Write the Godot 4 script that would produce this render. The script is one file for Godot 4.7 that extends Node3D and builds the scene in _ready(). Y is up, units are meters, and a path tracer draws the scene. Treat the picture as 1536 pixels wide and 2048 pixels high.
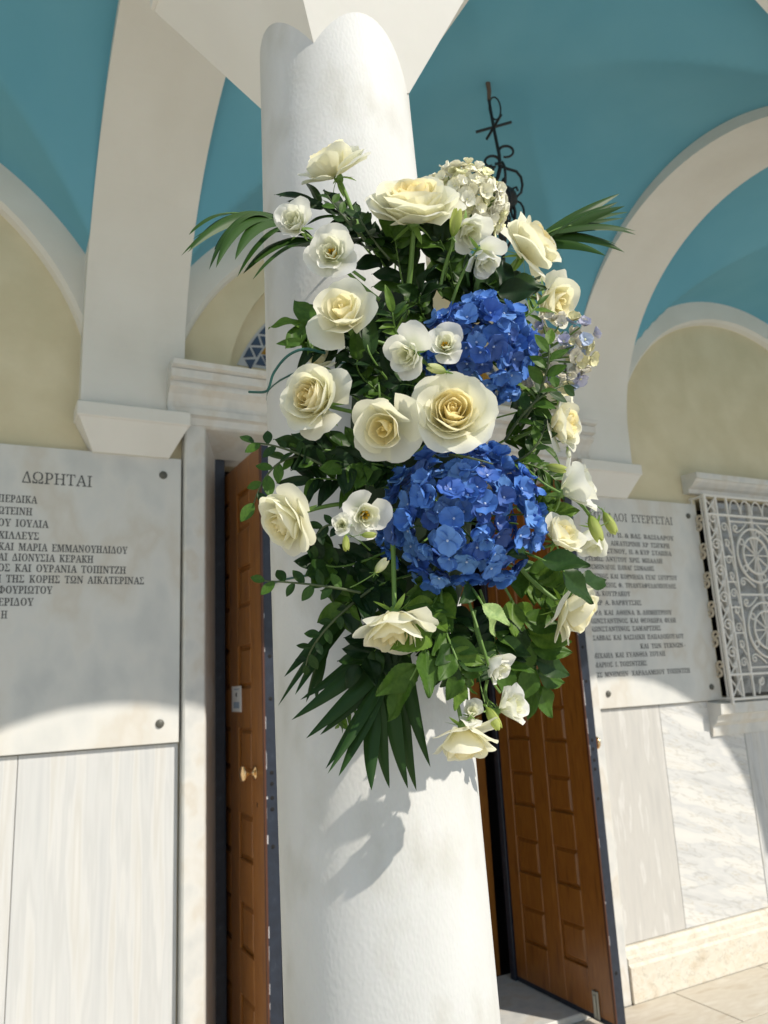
extends Node3D

class Geo:
	var p := PackedVector3Array()
	var n := PackedVector3Array()
	var c := PackedColorArray()
	var i := PackedInt32Array()
	func sheet(q: PackedVector3Array, nu: int, nv: int, col: PackedColorArray = PackedColorArray(), flat_color := Color.WHITE) -> void:
		var b := p.size()
		var w := nu + 1
		for v in nv + 1:
			for u in w:
				var u0 := maxi(u - 1, 0)
				var u1 := mini(u + 1, nu)
				var v0 := maxi(v - 1, 0)
				var v1 := mini(v + 1, nv)
				var du := q[v * w + u1] - q[v * w + u0]
				var dv := q[v1 * w + u] - q[v0 * w + u]
				if u == 0 or u == nu:
					if q[v * w].distance_squared_to(q[v * w + nu]) < 1e-12 and nu > 3:
						du = q[v * w + 1] - q[v * w + nu - 1]
				if du.length_squared() < 1e-14:
					var vv := v + 1 if v == 0 else v - 1
					du = q[vv * w + u1] - q[vv * w + u0]
				var m := dv.cross(du).normalized()
				p.append(q[v * w + u])
				n.append(m if m.length_squared() > 0.1 else Vector3.UP)
				c.append(col[v * w + u] if col.size() else flat_color)
		for v in nv:
			for u in nu:
				var a := b + v * w + u
				i.append_array([a, a + 1, a + w, a + 1, a + w + 1, a + w])
	func poly(pts: Array, col := Color.WHITE) -> void:
		var m := Vector3.ZERO
		for k in pts.size():
			var a: Vector3 = pts[k]
			var d: Vector3 = pts[(k + 1) % pts.size()]
			m += d.cross(a)
		m = m.normalized()
		var b := p.size()
		for k in pts.size():
			p.append(pts[k])
			n.append(m)
			c.append(col)
		for k in range(1, pts.size() - 1):
			i.append_array([b, b + k, b + k + 1])
	func outward(pts: Array, from: Vector3, col := Color.WHITE) -> void:
		var m := Vector3.ZERO
		var mid := Vector3.ZERO
		for k in pts.size():
			var a: Vector3 = pts[k]
			var d: Vector3 = pts[(k + 1) % pts.size()]
			m += d.cross(a)
			mid += a / pts.size()
		if m.dot(mid - from) < 0:
			pts.reverse()
		poly(pts, col)
	func box(at: Vector3, size: Vector3, ch := 0.0, xf := Transform3D.IDENTITY) -> void:
		var h := size * 0.5
		var o := xf * at
		if ch <= 0.0:
			for ax in 3:
				for s in [-1.0, 1.0]:
					var pts := []
					for k in [[-1, -1], [1, -1], [1, 1], [-1, 1]]:
						var v := Vector3.ZERO
						v[ax] = s * h[ax]
						v[(ax + 1) % 3] = k[0] * h[(ax + 1) % 3]
						v[(ax + 2) % 3] = k[1] * h[(ax + 2) % 3]
						pts.append(xf * (at + v))
					outward(pts, o)
			return
		for ax in 3:
			var a1 := (ax + 1) % 3
			var a2 := (ax + 2) % 3
			for s in [-1.0, 1.0]:
				var pts := []
				for k in [[-1, -1], [1, -1], [1, 1], [-1, 1]]:
					var v := Vector3.ZERO
					v[ax] = s * h[ax]
					v[a1] = k[0] * (h[a1] - ch)
					v[a2] = k[1] * (h[a2] - ch)
					pts.append(xf * (at + v))
				outward(pts, o)
				for t in [-1.0, 1.0]:
					var e := []
					for k in [[0, -1], [0, 1], [1, 1], [1, -1]]:
						var v := Vector3.ZERO
						v[ax] = s * (h[ax] - (ch if k[0] == 0 else 0.0))
						v[a1] = t * (h[a1] - (0.0 if k[0] == 0 else ch))
						v[a2] = k[1] * (h[a2] - ch)
						e.append(xf * (at + v))
					outward(e, o)
		for sx in [-1.0, 1.0]:
			for sy in [-1.0, 1.0]:
				for sz in [-1.0, 1.0]:
					var q := Vector3(sx, sy, sz)
					var r := Vector3(sx * (h.x - ch), sy * (h.y - ch), sz * (h.z - ch))
					outward([xf * (at + r + Vector3(q.x * ch, 0, 0)), xf * (at + r + Vector3(0, q.y * ch, 0)), xf * (at + r + Vector3(0, 0, q.z * ch))], o)
	func prism(outline: PackedVector2Array, xf: Transform3D, depth: float) -> void:
		# outline in the x-y plane of xf, pushed along its z
		var mid := Vector2.ZERO
		for q in outline:
			mid += q / outline.size()
		var tri := Geometry2D.triangulate_polygon(outline)
		var ccw := not Geometry2D.is_polygon_clockwise(outline)
		for f in [0.0, 1.0]:
			for k in tri.size() / 3:
				var pts := []
				for j in 3:
					var q := outline[tri[k * 3 + j]]
					pts.append(xf * Vector3(q.x, q.y, depth * f))
				var m: Vector3 = (pts[2] - pts[0]).cross(pts[1] - pts[0])
				if m.dot(xf.basis.z * depth * (1.0 if f > 0.5 else -1.0)) < 0:
					pts.reverse()
				poly(pts)
		for k in outline.size():
			var a := outline[k]
			var b := outline[(k + 1) % outline.size()]
			var side := (b - a).orthogonal() * (1.0 if ccw else -1.0)
			var out := xf.basis * Vector3(-side.x, -side.y, 0)
			var pts := [xf * Vector3(a.x, a.y, 0), xf * Vector3(b.x, b.y, 0), xf * Vector3(b.x, b.y, depth), xf * Vector3(a.x, a.y, depth)]
			var m: Vector3 = (pts[2] - pts[0]).cross(pts[1] - pts[0])
			if m.dot(out) < 0:
				pts.reverse()
			poly(pts)
	func tube(path: PackedVector3Array, r0: float, r1: float, sides := 8, col := Color.WHITE, flat_y := 1.0) -> void:
		var q := PackedVector3Array()
		var k := path.size()
		var up := Vector3.UP
		var d0 := (path[1] - path[0]).normalized()
		if absf(d0.y) > 0.9:
			up = Vector3.RIGHT
		var x := d0.cross(up).normalized()
		for j in k:
			var d := (path[mini(j + 1, k - 1)] - path[maxi(j - 1, 0)]).normalized()
			x = (x - d * x.dot(d)).normalized()
			var y := d.cross(x)
			var r := lerpf(r0, r1, float(j) / (k - 1))
			for s in sides + 1:
				var a := TAU * s / sides
				q.append(path[j] + x * cos(a) * r + y * sin(a) * r * flat_y)
		sheet(q, sides, k - 1, PackedColorArray(), col)
		for e in [0, k - 1]:
			var pts := []
			for s in sides:
				pts.append(q[e * (sides + 1) + s])
			outward(pts, path[1] if e == 0 else path[k - 2], col)
	func lathe(profile: PackedVector2Array, seg: int, xf := Transform3D.IDENTITY, col := Color.WHITE) -> void:
		var q := PackedVector3Array()
		for v in profile:
			for s in seg + 1:
				var a := TAU * s / seg
				q.append(xf * Vector3(v.x * cos(a), v.y, v.x * sin(a)))
		sheet(q, seg, profile.size() - 1, PackedColorArray(), col)
	func mesh() -> ArrayMesh:
		var a := []
		a.resize(Mesh.ARRAY_MAX)
		a[Mesh.ARRAY_VERTEX] = p
		a[Mesh.ARRAY_NORMAL] = n
		a[Mesh.ARRAY_COLOR] = c
		a[Mesh.ARRAY_INDEX] = i
		var m := ArrayMesh.new()
		m.add_surface_from_arrays(Mesh.PRIMITIVE_TRIANGLES, a)
		return m

var rng := RandomNumberGenerator.new()
var taken := {}
var M := {}
var cache := {}

func numbered(called: String) -> String:
	if not taken.has(called):
		taken[called] = 0
		return called
	taken[called] += 1
	return "%s_%03d" % [called, taken[called]]

func thing(called: String, label: String, category: String, at := Vector3.ZERO, group := "") -> Node3D:
	var o := Node3D.new()
	o.name = numbered(called)
	add_child(o)
	o.position = at
	tag(o, label, category, group)
	return o

func tag(o: Node, label := "", category := "", group := "", kind := "") -> void:
	if label: o.set_meta("label", label)
	if category: o.set_meta("category", category)
	if group: o.set_meta("group", group)
	if kind: o.set_meta("kind", kind)

func part(called: String, mesh: Mesh, mat: Material, parent: Node = self, xf := Transform3D.IDENTITY) -> MeshInstance3D:
	var o := MeshInstance3D.new()
	o.name = called
	o.mesh = mesh
	o.material_override = mat
	o.transform = xf
	parent.add_child(o, true)
	return o

func one_box(at: Vector3, size: Vector3, ch := 0.0) -> ArrayMesh:
	var g := Geo.new()
	g.box(at, size, ch)
	return g.mesh()

func span(a: Vector3, b: Vector3, ch := 0.0) -> ArrayMesh:
	return one_box((a + b) * 0.5, (b - a).abs(), ch)

func mat(r: float, g: float, b: float, rough: float, spec := 0.5) -> StandardMaterial3D:
	var m := StandardMaterial3D.new()
	m.albedo_color = Color(r, g, b).linear_to_srgb()
	m.roughness = rough
	m.metallic_specular = spec
	return m

func noise_tex(sd: int, freq: float, octaves: int, stops: Array, kind := FastNoiseLite.TYPE_SIMPLEX_SMOOTH, warp := 0.0, size := 512) -> NoiseTexture2D:
	var f := FastNoiseLite.new()
	f.seed = sd
	f.noise_type = kind
	f.frequency = freq
	f.fractal_octaves = octaves
	if warp > 0.0:
		f.domain_warp_enabled = true
		f.domain_warp_amplitude = warp
		f.domain_warp_frequency = freq * 0.7
	var t := NoiseTexture2D.new()
	t.width = size
	t.height = size
	t.seamless = true
	t.noise = f
	if stops.size():
		var r := Gradient.new()
		var offs := PackedFloat32Array()
		var cols := PackedColorArray()
		for s in stops:
			offs.append(s[0])
			cols.append(Color(s[1], s[2], s[3]).linear_to_srgb())
		r.offsets = offs
		r.colors = cols
		t.color_ramp = r
	return t

func tri(m: StandardMaterial3D, t: Texture2D, sc: Vector3, world := true, off := Vector3.ZERO) -> StandardMaterial3D:
	m.albedo_color = Color.WHITE
	m.albedo_texture = t
	m.uv1_triplanar = true
	m.uv1_world_triplanar = world
	m.uv1_scale = sc
	m.uv1_offset = off
	return m

func bumpy(m: StandardMaterial3D, t: Texture2D, depth: float) -> StandardMaterial3D:
	m.heightmap_enabled = true
	m.heightmap_texture = t
	m.heightmap_scale = depth
	return m

func curve3(a: Vector3, b: Vector3, c: Vector3, k: int) -> PackedVector3Array:
	# a smooth path from a through b to c
	var ctl := b * 2.0 - (a + c) * 0.5
	var out := PackedVector3Array()
	for j in k + 1:
		var t := float(j) / k
		out.append(a * (1 - t) * (1 - t) + ctl * 2 * t * (1 - t) + c * t * t)
	return out

func frame(y: Vector3, hint: Vector3) -> Basis:
	# a basis whose y is the given direction and whose z leans to the hint
	y = y.normalized()
	var z := (hint - y * hint.dot(y))
	if z.length_squared() < 1e-6:
		z = y.cross(Vector3(0.3, 0.5, 0.8))
	z = z.normalized()
	return Basis(y.cross(z), y, z)


func _ready() -> void:
	# ---- camera
	var cam := Camera3D.new()
	cam.name = "camera"
	cam.keep_aspect = Camera3D.KEEP_HEIGHT
	cam.near = 0.02
	cam.far = 400.0
	var lens := CameraAttributesPhysical.new()
	lens.frustum_focal_length = 18.1348
	lens.frustum_focus_distance = 0.93
	lens.exposure_aperture = 6.25
	cam.attributes = lens
	cam.fov = 66.9862
	cam.transform = Transform3D(Basis(Vector3(0.886951, -0.048678, 0.459291), Vector3(-0.057417, 0.975095, 0.214226), Vector3(-0.458281, -0.216379, 0.862067)), Vector3(0.0000, 1.5500, 3.1846))
	add_child(cam)
	cam.current = true
	# ---- sky, sun, exposure
	var env := Environment.new()
	env.background_mode = Environment.BG_SKY
	var sky := Sky.new()
	var sm := ProceduralSkyMaterial.new()
	sm.sky_top_color = Color(0.235, 0.335, 0.47).linear_to_srgb()
	sm.sky_horizon_color = Color(0.59, 0.625, 0.635).linear_to_srgb()
	sm.sky_curve = 0.16
	sm.ground_bottom_color = Color(0.25, 0.24, 0.22).linear_to_srgb()
	sm.ground_horizon_color = Color(0.45, 0.45, 0.43).linear_to_srgb()
	sm.sun_angle_max = 8.0
	sky.sky_material = sm
	env.sky = sky
	env.background_energy_multiplier = 1.28
	env.tonemap_mode = Environment.TONE_MAPPER_LINEAR
	env.tonemap_exposure = 1.12
	env.sdfgi_enabled = true
	env.ssao_enabled = true
	env.ssil_enabled = true
	var we := WorldEnvironment.new()
	we.name = "world_environment"
	we.environment = env
	add_child(we)
	var sun := DirectionalLight3D.new()
	sun.name = "sun"
	sun.light_energy = 1.22
	sun.light_color = Color(1.0, 0.965, 0.91)
	sun.light_angular_distance = 0.55
	sun.shadow_enabled = true
	sun.look_at_from_position(Vector3.ZERO, -Vector3(0.372, 0.653, 0.660))
	add_child(sun)
	materials()
	setting()
	church_wall()
	doorway()
	plaques()
	window_and_grille()
	vault_and_arcade()
	columns()
	lantern()
	bouquet()

func materials() -> void:
	var plaster_bump := noise_tex(5, 0.05, 4, [], FastNoiseLite.TYPE_SIMPLEX_SMOOTH, 0.0, 512)
	var blotch := func(sd: int, a: Array, b: Array) -> NoiseTexture2D:
		return noise_tex(sd, 0.006, 5, [[0.15, a[0], a[1], a[2]], [0.5, (a[0] + b[0]) / 2, (a[1] + b[1]) / 2, (a[2] + b[2]) / 2], [0.85, b[0], b[1], b[2]]], FastNoiseLite.TYPE_SIMPLEX_SMOOTH, 20.0)
	M.column = bumpy(tri(mat(1, 1, 1, 0.62, 0.35), blotch.call(11, [0.60, 0.605, 0.585], [0.665, 0.67, 0.655]), Vector3(1.6, 0.9, 1.6)), noise_tex(8, 0.22, 3, []), 0.045)
	M.column.uv1_triplanar_sharpness = 4.0
	M.column.detail_enabled = true
	M.column.detail_blend_mode = BaseMaterial3D.BLEND_MODE_MUL
	M.column.detail_albedo = noise_tex(9, 0.010, 6, [[0.0, 0.84, 0.83, 0.79], [0.3, 0.955, 0.95, 0.935], [0.45, 1.0, 1.0, 1.0], [1.0, 1.0, 1.0, 1.0]], FastNoiseLite.TYPE_SIMPLEX_SMOOTH, 12.0)
	M.white = bumpy(tri(mat(1, 1, 1, 0.8, 0.3), blotch.call(12, [0.745, 0.73, 0.68], [0.80, 0.79, 0.75]), Vector3(0.7, 0.7, 0.7)), plaster_bump, 0.05)
	M.yellow_plaster = bumpy(tri(mat(1, 1, 1, 0.85, 0.3), blotch.call(13, [0.70, 0.625, 0.43], [0.77, 0.695, 0.50]), Vector3(0.9, 0.9, 0.9)), plaster_bump, 0.12)
	M.blue = bumpy(tri(mat(1, 1, 1, 0.8, 0.3), blotch.call(14, [0.135, 0.385, 0.520], [0.178, 0.445, 0.575]), Vector3(0.35, 0.35, 0.35)), plaster_bump, 0.05)
	# marbles: soft grey clouds with darker veins, stretched along the slab
	var veins := noise_tex(21, 0.010, 5, [[0.0, 0.54, 0.55, 0.555], [0.34, 0.655, 0.66, 0.655], [0.47, 0.60, 0.61, 0.615], [0.56, 0.69, 0.69, 0.675], [0.8, 0.73, 0.725, 0.70], [1.0, 0.67, 0.66, 0.63]], FastNoiseLite.TYPE_SIMPLEX_SMOOTH, 24.0)
	var fine := noise_tex(22, 0.011, 6, [[0.0, 0.53, 0.545, 0.555], [0.35, 0.62, 0.63, 0.63], [0.5, 0.575, 0.585, 0.585], [0.62, 0.655, 0.66, 0.655], [0.78, 0.60, 0.595, 0.57], [1.0, 0.70, 0.70, 0.69]], FastNoiseLite.TYPE_SIMPLEX_SMOOTH, 10.0)
	var cloud := noise_tex(23, 0.006, 5, [[0.0, 0.56, 0.575, 0.57], [0.36, 0.665, 0.67, 0.65], [0.5, 0.70, 0.695, 0.665], [0.62, 0.675, 0.665, 0.625], [0.75, 0.645, 0.615, 0.555], [1.0, 0.73, 0.72, 0.685]], FastNoiseLite.TYPE_SIMPLEX_SMOOTH, 28.0)
	M.slab_a = tri(mat(1, 1, 1, 0.42, 0.4), fine, Vector3(1.9, 0.11, 1.9))
	M.slab_b = tri(mat(1, 1, 1, 0.42, 0.4), fine, Vector3(1.5, 0.085, 1.5), true, Vector3(0.37, 0.2, 0))
	M.slab_d = tri(mat(1, 1, 1, 0.42, 0.4), noise_tex(28, 0.012, 6, [[0.0, 0.50, 0.495, 0.48], [0.5, 0.58, 0.57, 0.545], [0.64, 0.55, 0.54, 0.515], [0.76, 0.66, 0.655, 0.635], [0.86, 0.58, 0.57, 0.55], [1.0, 0.62, 0.61, 0.58]], FastNoiseLite.TYPE_SIMPLEX_SMOOTH, 22.0), Vector3(2.0, 0.28, 2.0), true, Vector3(0.2, 0.55, 0))
	M.slab_c = tri(mat(1, 1, 1, 0.42, 0.4), veins, Vector3(0.30, 1.7, 0.30), false, Vector3(0.1, 0.63, 0))
	var lines := noise_tex(24, 0.0075, 5, [[0.0, 1.0, 1.0, 1.0], [0.455, 1.0, 1.0, 1.0], [0.492, 0.80, 0.80, 0.80], [0.505, 0.86, 0.84, 0.80], [0.55, 1.0, 1.0, 1.0], [0.68, 1.0, 1.0, 1.0], [0.70, 0.88, 0.83, 0.74], [0.73, 1.0, 1.0, 1.0], [1.0, 0.95, 0.93, 0.90]], FastNoiseLite.TYPE_SIMPLEX_SMOOTH, 40.0, 1024)
	M.plaque = tri(mat(1, 1, 1, 0.38, 0.4), cloud, Vector3(0.8, 0.55, 0.8))
	M.marble = tri(mat(1, 1, 1, 0.45, 0.4), cloud, Vector3(1.7, 1.1, 1.7), true, Vector3(0.4, 0.1, 0.3))
	M.warm_marble = tri(mat(1, 1, 1, 0.45, 0.4), noise_tex(25, 0.008, 5, [[0.0, 0.60, 0.53, 0.42], [0.45, 0.72, 0.69, 0.61], [0.7, 0.69, 0.64, 0.54], [1.0, 0.77, 0.75, 0.69]], FastNoiseLite.TYPE_SIMPLEX_SMOOTH, 25.0), Vector3(1.1, 1.6, 1.1))
	M.tile_a = tri(mat(1, 1, 1, 0.5, 0.4), noise_tex(26, 0.009, 5, [[0.0, 0.48, 0.41, 0.32], [0.4, 0.60, 0.56, 0.48], [0.6, 0.56, 0.51, 0.43], [1.0, 0.66, 0.63, 0.56]], FastNoiseLite.TYPE_SIMPLEX_SMOOTH, 30.0), Vector3(0.6, 0.6, 2.0))
	M.tile_b = tri(mat(1, 1, 1, 0.5, 0.4), M.tile_a.albedo_texture, Vector3(0.5, 0.5, 1.7), true, Vector3(0.3, 0.1, 0.55))
	M.ground = bumpy(tri(mat(1, 1, 1, 0.9, 0.3), blotch.call(27, [0.53, 0.50, 0.44], [0.63, 0.60, 0.53]), Vector3(0.3, 0.3, 0.3)), plaster_bump, 0.1)
	for k in ["slab_b", "slab_c", "warm_marble"]:
		M[k].detail_enabled = true
		M[k].detail_blend_mode = BaseMaterial3D.BLEND_MODE_MUL
		M[k].detail_albedo = lines
	# varnished wood and metals
	M.wood = tri(mat(1, 1, 1, 0.34, 0.5), noise_tex(31, 0.010, 5, [[0.0, 0.16, 0.055, 0.010], [0.4, 0.30, 0.118, 0.020], [0.6, 0.245, 0.090, 0.016], [1.0, 0.37, 0.155, 0.030]], FastNoiseLite.TYPE_SIMPLEX_SMOOTH, 10.0), Vector3(5.0, 0.5, 5.0))
	M.wood.clearcoat_enabled = true
	M.wood.clearcoat = 0.35
	M.wood.clearcoat_roughness = 0.25
	M.dark_wood = mat(0.09, 0.03, 0.012, 0.4)
	M.navy = bumpy(tri(mat(1, 1, 1, 0.38, 0.5), noise_tex(33, 0.02, 4, [[0.0, 0.012, 0.017, 0.03], [0.8, 0.018, 0.026, 0.045], [1.0, 0.05, 0.06, 0.075]]), Vector3(2, 2, 2)), plaster_bump, 0.05)
	M.worn = mat(0.55, 0.55, 0.57, 0.4)
	M.brass = mat(0.80, 0.56, 0.30, 0.22)
	M.brass.metallic = 1.0
	M.steel = mat(0.42, 0.42, 0.38, 0.4)
	M.steel.metallic = 0.8
	M.iron = mat(0.012, 0.013, 0.015, 0.5)
	M.rust = mat(0.16, 0.10, 0.07, 0.7)
	M.bolt = mat(0.10, 0.10, 0.085, 0.45)
	M.hole = mat(0.004, 0.004, 0.005, 0.8)
	M.ink = mat(0.065, 0.068, 0.07, 0.7)
	M.paper = mat(0.72, 0.72, 0.72, 0.7)
	M.print_blue = mat(0.30, 0.38, 0.50, 0.7)
	M.white_iron = mat(0.80, 0.78, 0.74, 0.5)
	M.cream_iron = mat(0.60, 0.53, 0.42, 0.6)
	M.blind = mat(0.15, 0.138, 0.12, 0.8)
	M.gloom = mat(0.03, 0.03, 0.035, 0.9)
	M.roof = mat(0.42, 0.20, 0.12, 0.8)
	M.tessera_blue = mat(0.045, 0.075, 0.14, 0.35)
	M.tessera_white = mat(0.55, 0.56, 0.58, 0.5)
	M.tessera_gold = tri(mat(1, 1, 1, 0.35, 0.5), noise_tex(41, 0.15, 2, [[0.0, 0.26, 0.13, 0.01], [0.5, 0.40, 0.21, 0.02], [1.0, 0.52, 0.30, 0.05]]), Vector3(2, 2, 2))
	# plants
	var leafy := func(r: float, g: float, b: float, rough: float, back: float) -> StandardMaterial3D:
		var k := 1.35
		var m := tri(mat(1, 1, 1, rough, 0.3), noise_tex(int(r * 9000 + g * 700), 0.02, 3, [[0.1, r * 0.75, g * 0.78, b * 0.8], [0.9, r * k, g * 1.2, b * k]], FastNoiseLite.TYPE_SIMPLEX_SMOOTH, 0.0, 256), Vector3(1.1, 1.1, 1.1), false)
		m.backlight_enabled = true
		m.backlight = Color(back * 0.8, back, back * 0.3)
		m.vertex_color_use_as_albedo = true
		return m
	M.leaf_dark = leafy.call(0.010, 0.031, 0.007, 0.45, 0.2)
	M.leaf_deep = leafy.call(0.022, 0.058, 0.010, 0.42, 0.3)
	M.leaf_mid = leafy.call(0.055, 0.125, 0.016, 0.42, 0.5)
	M.leaf_bright = leafy.call(0.105, 0.20, 0.025, 0.45, 0.6)
	M.leaf_pale = leafy.call(0.32, 0.46, 0.16, 0.5, 0.5)
	M.palm = leafy.call(0.022, 0.060, 0.012, 0.38, 0.35)
	M.palm_light = leafy.call(0.024, 0.066, 0.010, 0.45, 0.35)
	M.stem = mat(0.13, 0.24, 0.045, 0.5)
	M.twig = mat(0.06, 0.085, 0.03, 0.6)
	M.sepal = mat(0.16, 0.28, 0.06, 0.5)
	M.sepal.backlight_enabled = true
	M.sepal.backlight = Color(0.4, 0.5, 0.15)
	M.yellow = mat(0.75, 0.45, 0.03, 0.6)
	M.floret_eye = mat(0.45, 0.55, 0.75, 0.6)
	for k in [["petal", 0.98], ["white_petal", 0.95]]:
		var m := mat(1, 1, 1, 0.55, 0.35)
		m.vertex_color_use_as_albedo = true
		m.backlight_enabled = true
		m.backlight = Color(k[1], k[1], k[1] * 0.94)
		m.uv1_triplanar = true
		m.uv1_scale = Vector3(26, 26, 26)
		bumpy(m, plaster_bump, 0.022)
		M[k[0]] = m
	for k in [["blue_a", 0.080, 0.215, 0.60], ["blue_b", 0.13, 0.28, 0.62], ["blue_c", 0.055, 0.145, 0.50], ["blue_d", 0.13, 0.30, 0.66], ["blue_e", 0.060, 0.13, 0.40], ["blue_f", 0.115, 0.27, 0.66], ["ivory_a", 0.92, 0.89, 0.68], ["ivory_b", 0.86, 0.85, 0.52], ["ivory_c", 0.94, 0.92, 0.78], ["haze_a", 0.48, 0.56, 0.72], ["haze_b", 0.55, 0.55, 0.70], ["haze_c", 0.74, 0.70, 0.42], ["haze_d", 0.74, 0.70, 0.58]]:
		var m := mat(k[1], k[2], k[3], 0.5, 0.4)
		m.vertex_color_use_as_albedo = true
		m.backlight_enabled = true
		m.backlight = Color(0.5, 0.5, 0.5)
		M[k[0]] = m
	M.foam = mat(0.012, 0.03, 0.010, 0.9)
	M.wire = mat(0.010, 0.080, 0.065, 0.4)

const BAY := 2.57
const MID := 1.807

func setting() -> void:
	var o := part("ground", span(Vector3(-150, -0.3, -120), Vector3(160, -0.012, 200)), M.ground)
	tag(o, "pale paved ground in front of the porch", "", "", "structure")
	var fl := Node3D.new()
	fl.name = "porch_floor"
	add_child(fl)
	tag(fl, "porch floor of warm marble paving tiles", "", "", "structure")
	part("bed", span(Vector3(-4.6, -0.011, -0.7), Vector3(8.2, -0.006, 2.62)), M.ground, fl)
	rng.seed = 3
	var row := 0
	var z := 0.052
	while z < 2.55:
		var x := -1.2 - 0.31 * (row % 2)
		while x < 6.2:
			var w := 0.62
			part("paving_tile", span(Vector3(x + 0.003, -0.005, z + 0.003), Vector3(x + w - 0.003, rng.randf_range(-0.0008, 0.0008), minf(z + 0.397, 2.62)), 0.002), M.tile_a if rng.randf() < 0.5 else M.tile_b, fl)
			x += w
		z += 0.40
		row += 1

func church_wall() -> void:
	var o := thing("church_wall", "church front wall of cream plaster above grey marble slabs", "wall")
	# the masonry: left and right of the doorway, above it, and round the window
	var zf := -0.022
	var wx0 := 3.868
	var wx1 := 4.886
	for s in [[-4.6, 0.78, 0.0, 4.4], [2.834, wx0, 0.0, 4.4], [wx1, 8.2, 0.0, 4.4], [0.78, 2.834, 2.665, 2.73], [wx0, wx1, 0.0, 1.37], [wx0, wx1, 2.58, 4.4]]:
		part("plaster_wall", span(Vector3(s[0], s[2], -0.62), Vector3(s[1], s[3], zf)), M.yellow_plaster, o)
	# plaster round the round-headed niche over the door, cut as a half disc
	var g := Geo.new()
	var ctr := Vector2(MID, 2.86)
	var r := 0.868
	var k := 40
	for j in k:
		var a := PI * j / k
		var b := PI * (j + 1) / k
		var pa := ctr + Vector2(cos(a), sin(a)) * r
		var pb := ctr + Vector2(cos(b), sin(b)) * r
		g.poly([Vector3(pa.x, pa.y, zf), Vector3(pa.x, 4.4, zf), Vector3(pb.x, 4.4, zf), Vector3(pb.x, pb.y, zf)])
		g.poly([Vector3(pa.x, pa.y, zf), Vector3(pb.x, pb.y, zf), Vector3(pb.x, pb.y, -0.3), Vector3(pa.x, pa.y, -0.3)])
	g.poly([Vector3(0.78, 2.73, zf), Vector3(0.78, 4.4, zf), Vector3(MID - r, 4.4, zf), Vector3(MID - r, 2.73, zf)])
	g.poly([Vector3(MID + r, 2.73, zf), Vector3(MID + r, 4.4, zf), Vector3(2.834, 4.4, zf), Vector3(2.834, 2.73, zf)])
	part("niche_wall", g.mesh(), M.yellow_plaster, o)
	part("niche_back", span(Vector3(0.92, 2.735, -0.3), Vector3(2.70, 3.9, -0.1)), M.yellow_plaster, o)
	# marble dado slabs with open joints, and the moulded base
	var slabs := [[-1.9, -1.25, "a"], [-1.2485, -0.517, "b"], [-0.515, 0.157, "a"], [0.159, 0.728, "a"], [2.885, 3.335, "d"], [3.337, 3.985, "c"], [3.990, 4.62, "b"], [4.625, 5.30, "a"], [5.305, 5.9, "c"]]
	for s in slabs:
		var xf := Transform3D(Basis(Vector3(0, 0, 1), -0.30), Vector3(s[0], 0.24, 0)) if s[2] == "c" else Transform3D.IDENTITY
		var sg := Geo.new()
		sg.box(Vector3((s[0] + s[1]) / 2, 0.801, (zf - 0.001) / 2), Vector3(s[1] - s[0], 1.122, -0.003 - zf), 0.002, xf.affine_inverse())
		part("marble_slab", sg.mesh(), M["slab_" + s[2]], o, xf)
	for s in [[-1.9, -0.6], [-0.597, 0.73], [2.885, 3.93], [3.933, 5.2], [5.203, 5.9]]:
		var pr := PackedVector2Array([Vector2(-0.02, 0), Vector2(0.052, 0), Vector2(0.052, 0.155), Vector2(0.040, 0.167), Vector2(0.040, 0.192), Vector2(0.028, 0.200), Vector2(0.024, 0.222), Vector2(0.012, 0.236), Vector2(-0.02, 0.238)])
		var bg := Geo.new()
		bg.prism(pr, Transform3D(Basis(Vector3(0, 0, 1), Vector3(0, 1, 0), Vector3(-1, 0, 0)), Vector3(s[1], 0, 0)), s[1] - s[0])
		part("baseboard", bg.mesh(), M.warm_marble, o)
	for b in [-1, 0, 1]:
		var cx: float = MID + BAY * b
		# the white arch band on the wall of each bay
		var ag := Geo.new()
		var n := 48
		for j in n:
			var a := PI * (j + 0.0) / n
			var c := PI * (j + 1.0) / n
			var ring := func(t: float, rad: float, z: float) -> Vector3:
				return Vector3(cx + cos(t) * rad, 2.65 + sin(t) * rad, z)
			for q in [[1.14, zf - 0.01, 1.15, 0.012], [1.15, 0.012, 1.165, 0.03], [1.165, 0.03, 1.33, 0.034]]:
				ag.poly([ring.call(a, q[0], q[1]), ring.call(a, q[2], q[3]), ring.call(c, q[2], q[3]), ring.call(c, q[0], q[1])])
		part("arch_band", ag.mesh(), M.white, o)
	for b in [-1, 0, 1, 2]:
		var px: float = MID + BAY * (b - 0.5)
		part("pilaster", span(Vector3(px - 0.206, 2.70, -0.02), Vector3(px + 0.206, 3.3, 0.052), 0.004), M.white, o)
		# the impost under it: a flat block on a tapered corbel
		var ig := Geo.new()
		ig.box(Vector3(px, 2.667, 0.045), Vector3(0.446, 0.062, 0.13), 0.005)
		var top := [Vector3(-0.215, 2.6355, -0.02), Vector3(0.215, 2.6355, -0.02), Vector3(0.215, 2.6355, 0.102), Vector3(-0.215, 2.6355, 0.102)]
		var low := [Vector3(-0.150, 2.512, -0.02), Vector3(0.150, 2.512, -0.02), Vector3(0.150, 2.512, 0.040), Vector3(-0.150, 2.512, 0.040)]
		var off := Vector3(px, 0, 0)
		var mid := Vector3(px, 2.57, 0.02)
		for j in 4:
			ig.outward([top[j] + off, top[(j + 1) % 4] + off, low[(j + 1) % 4] + off, low[j] + off], mid)
		ig.outward([low[0] + off, low[1] + off, low[2] + off, low[3] + off], mid)
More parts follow.
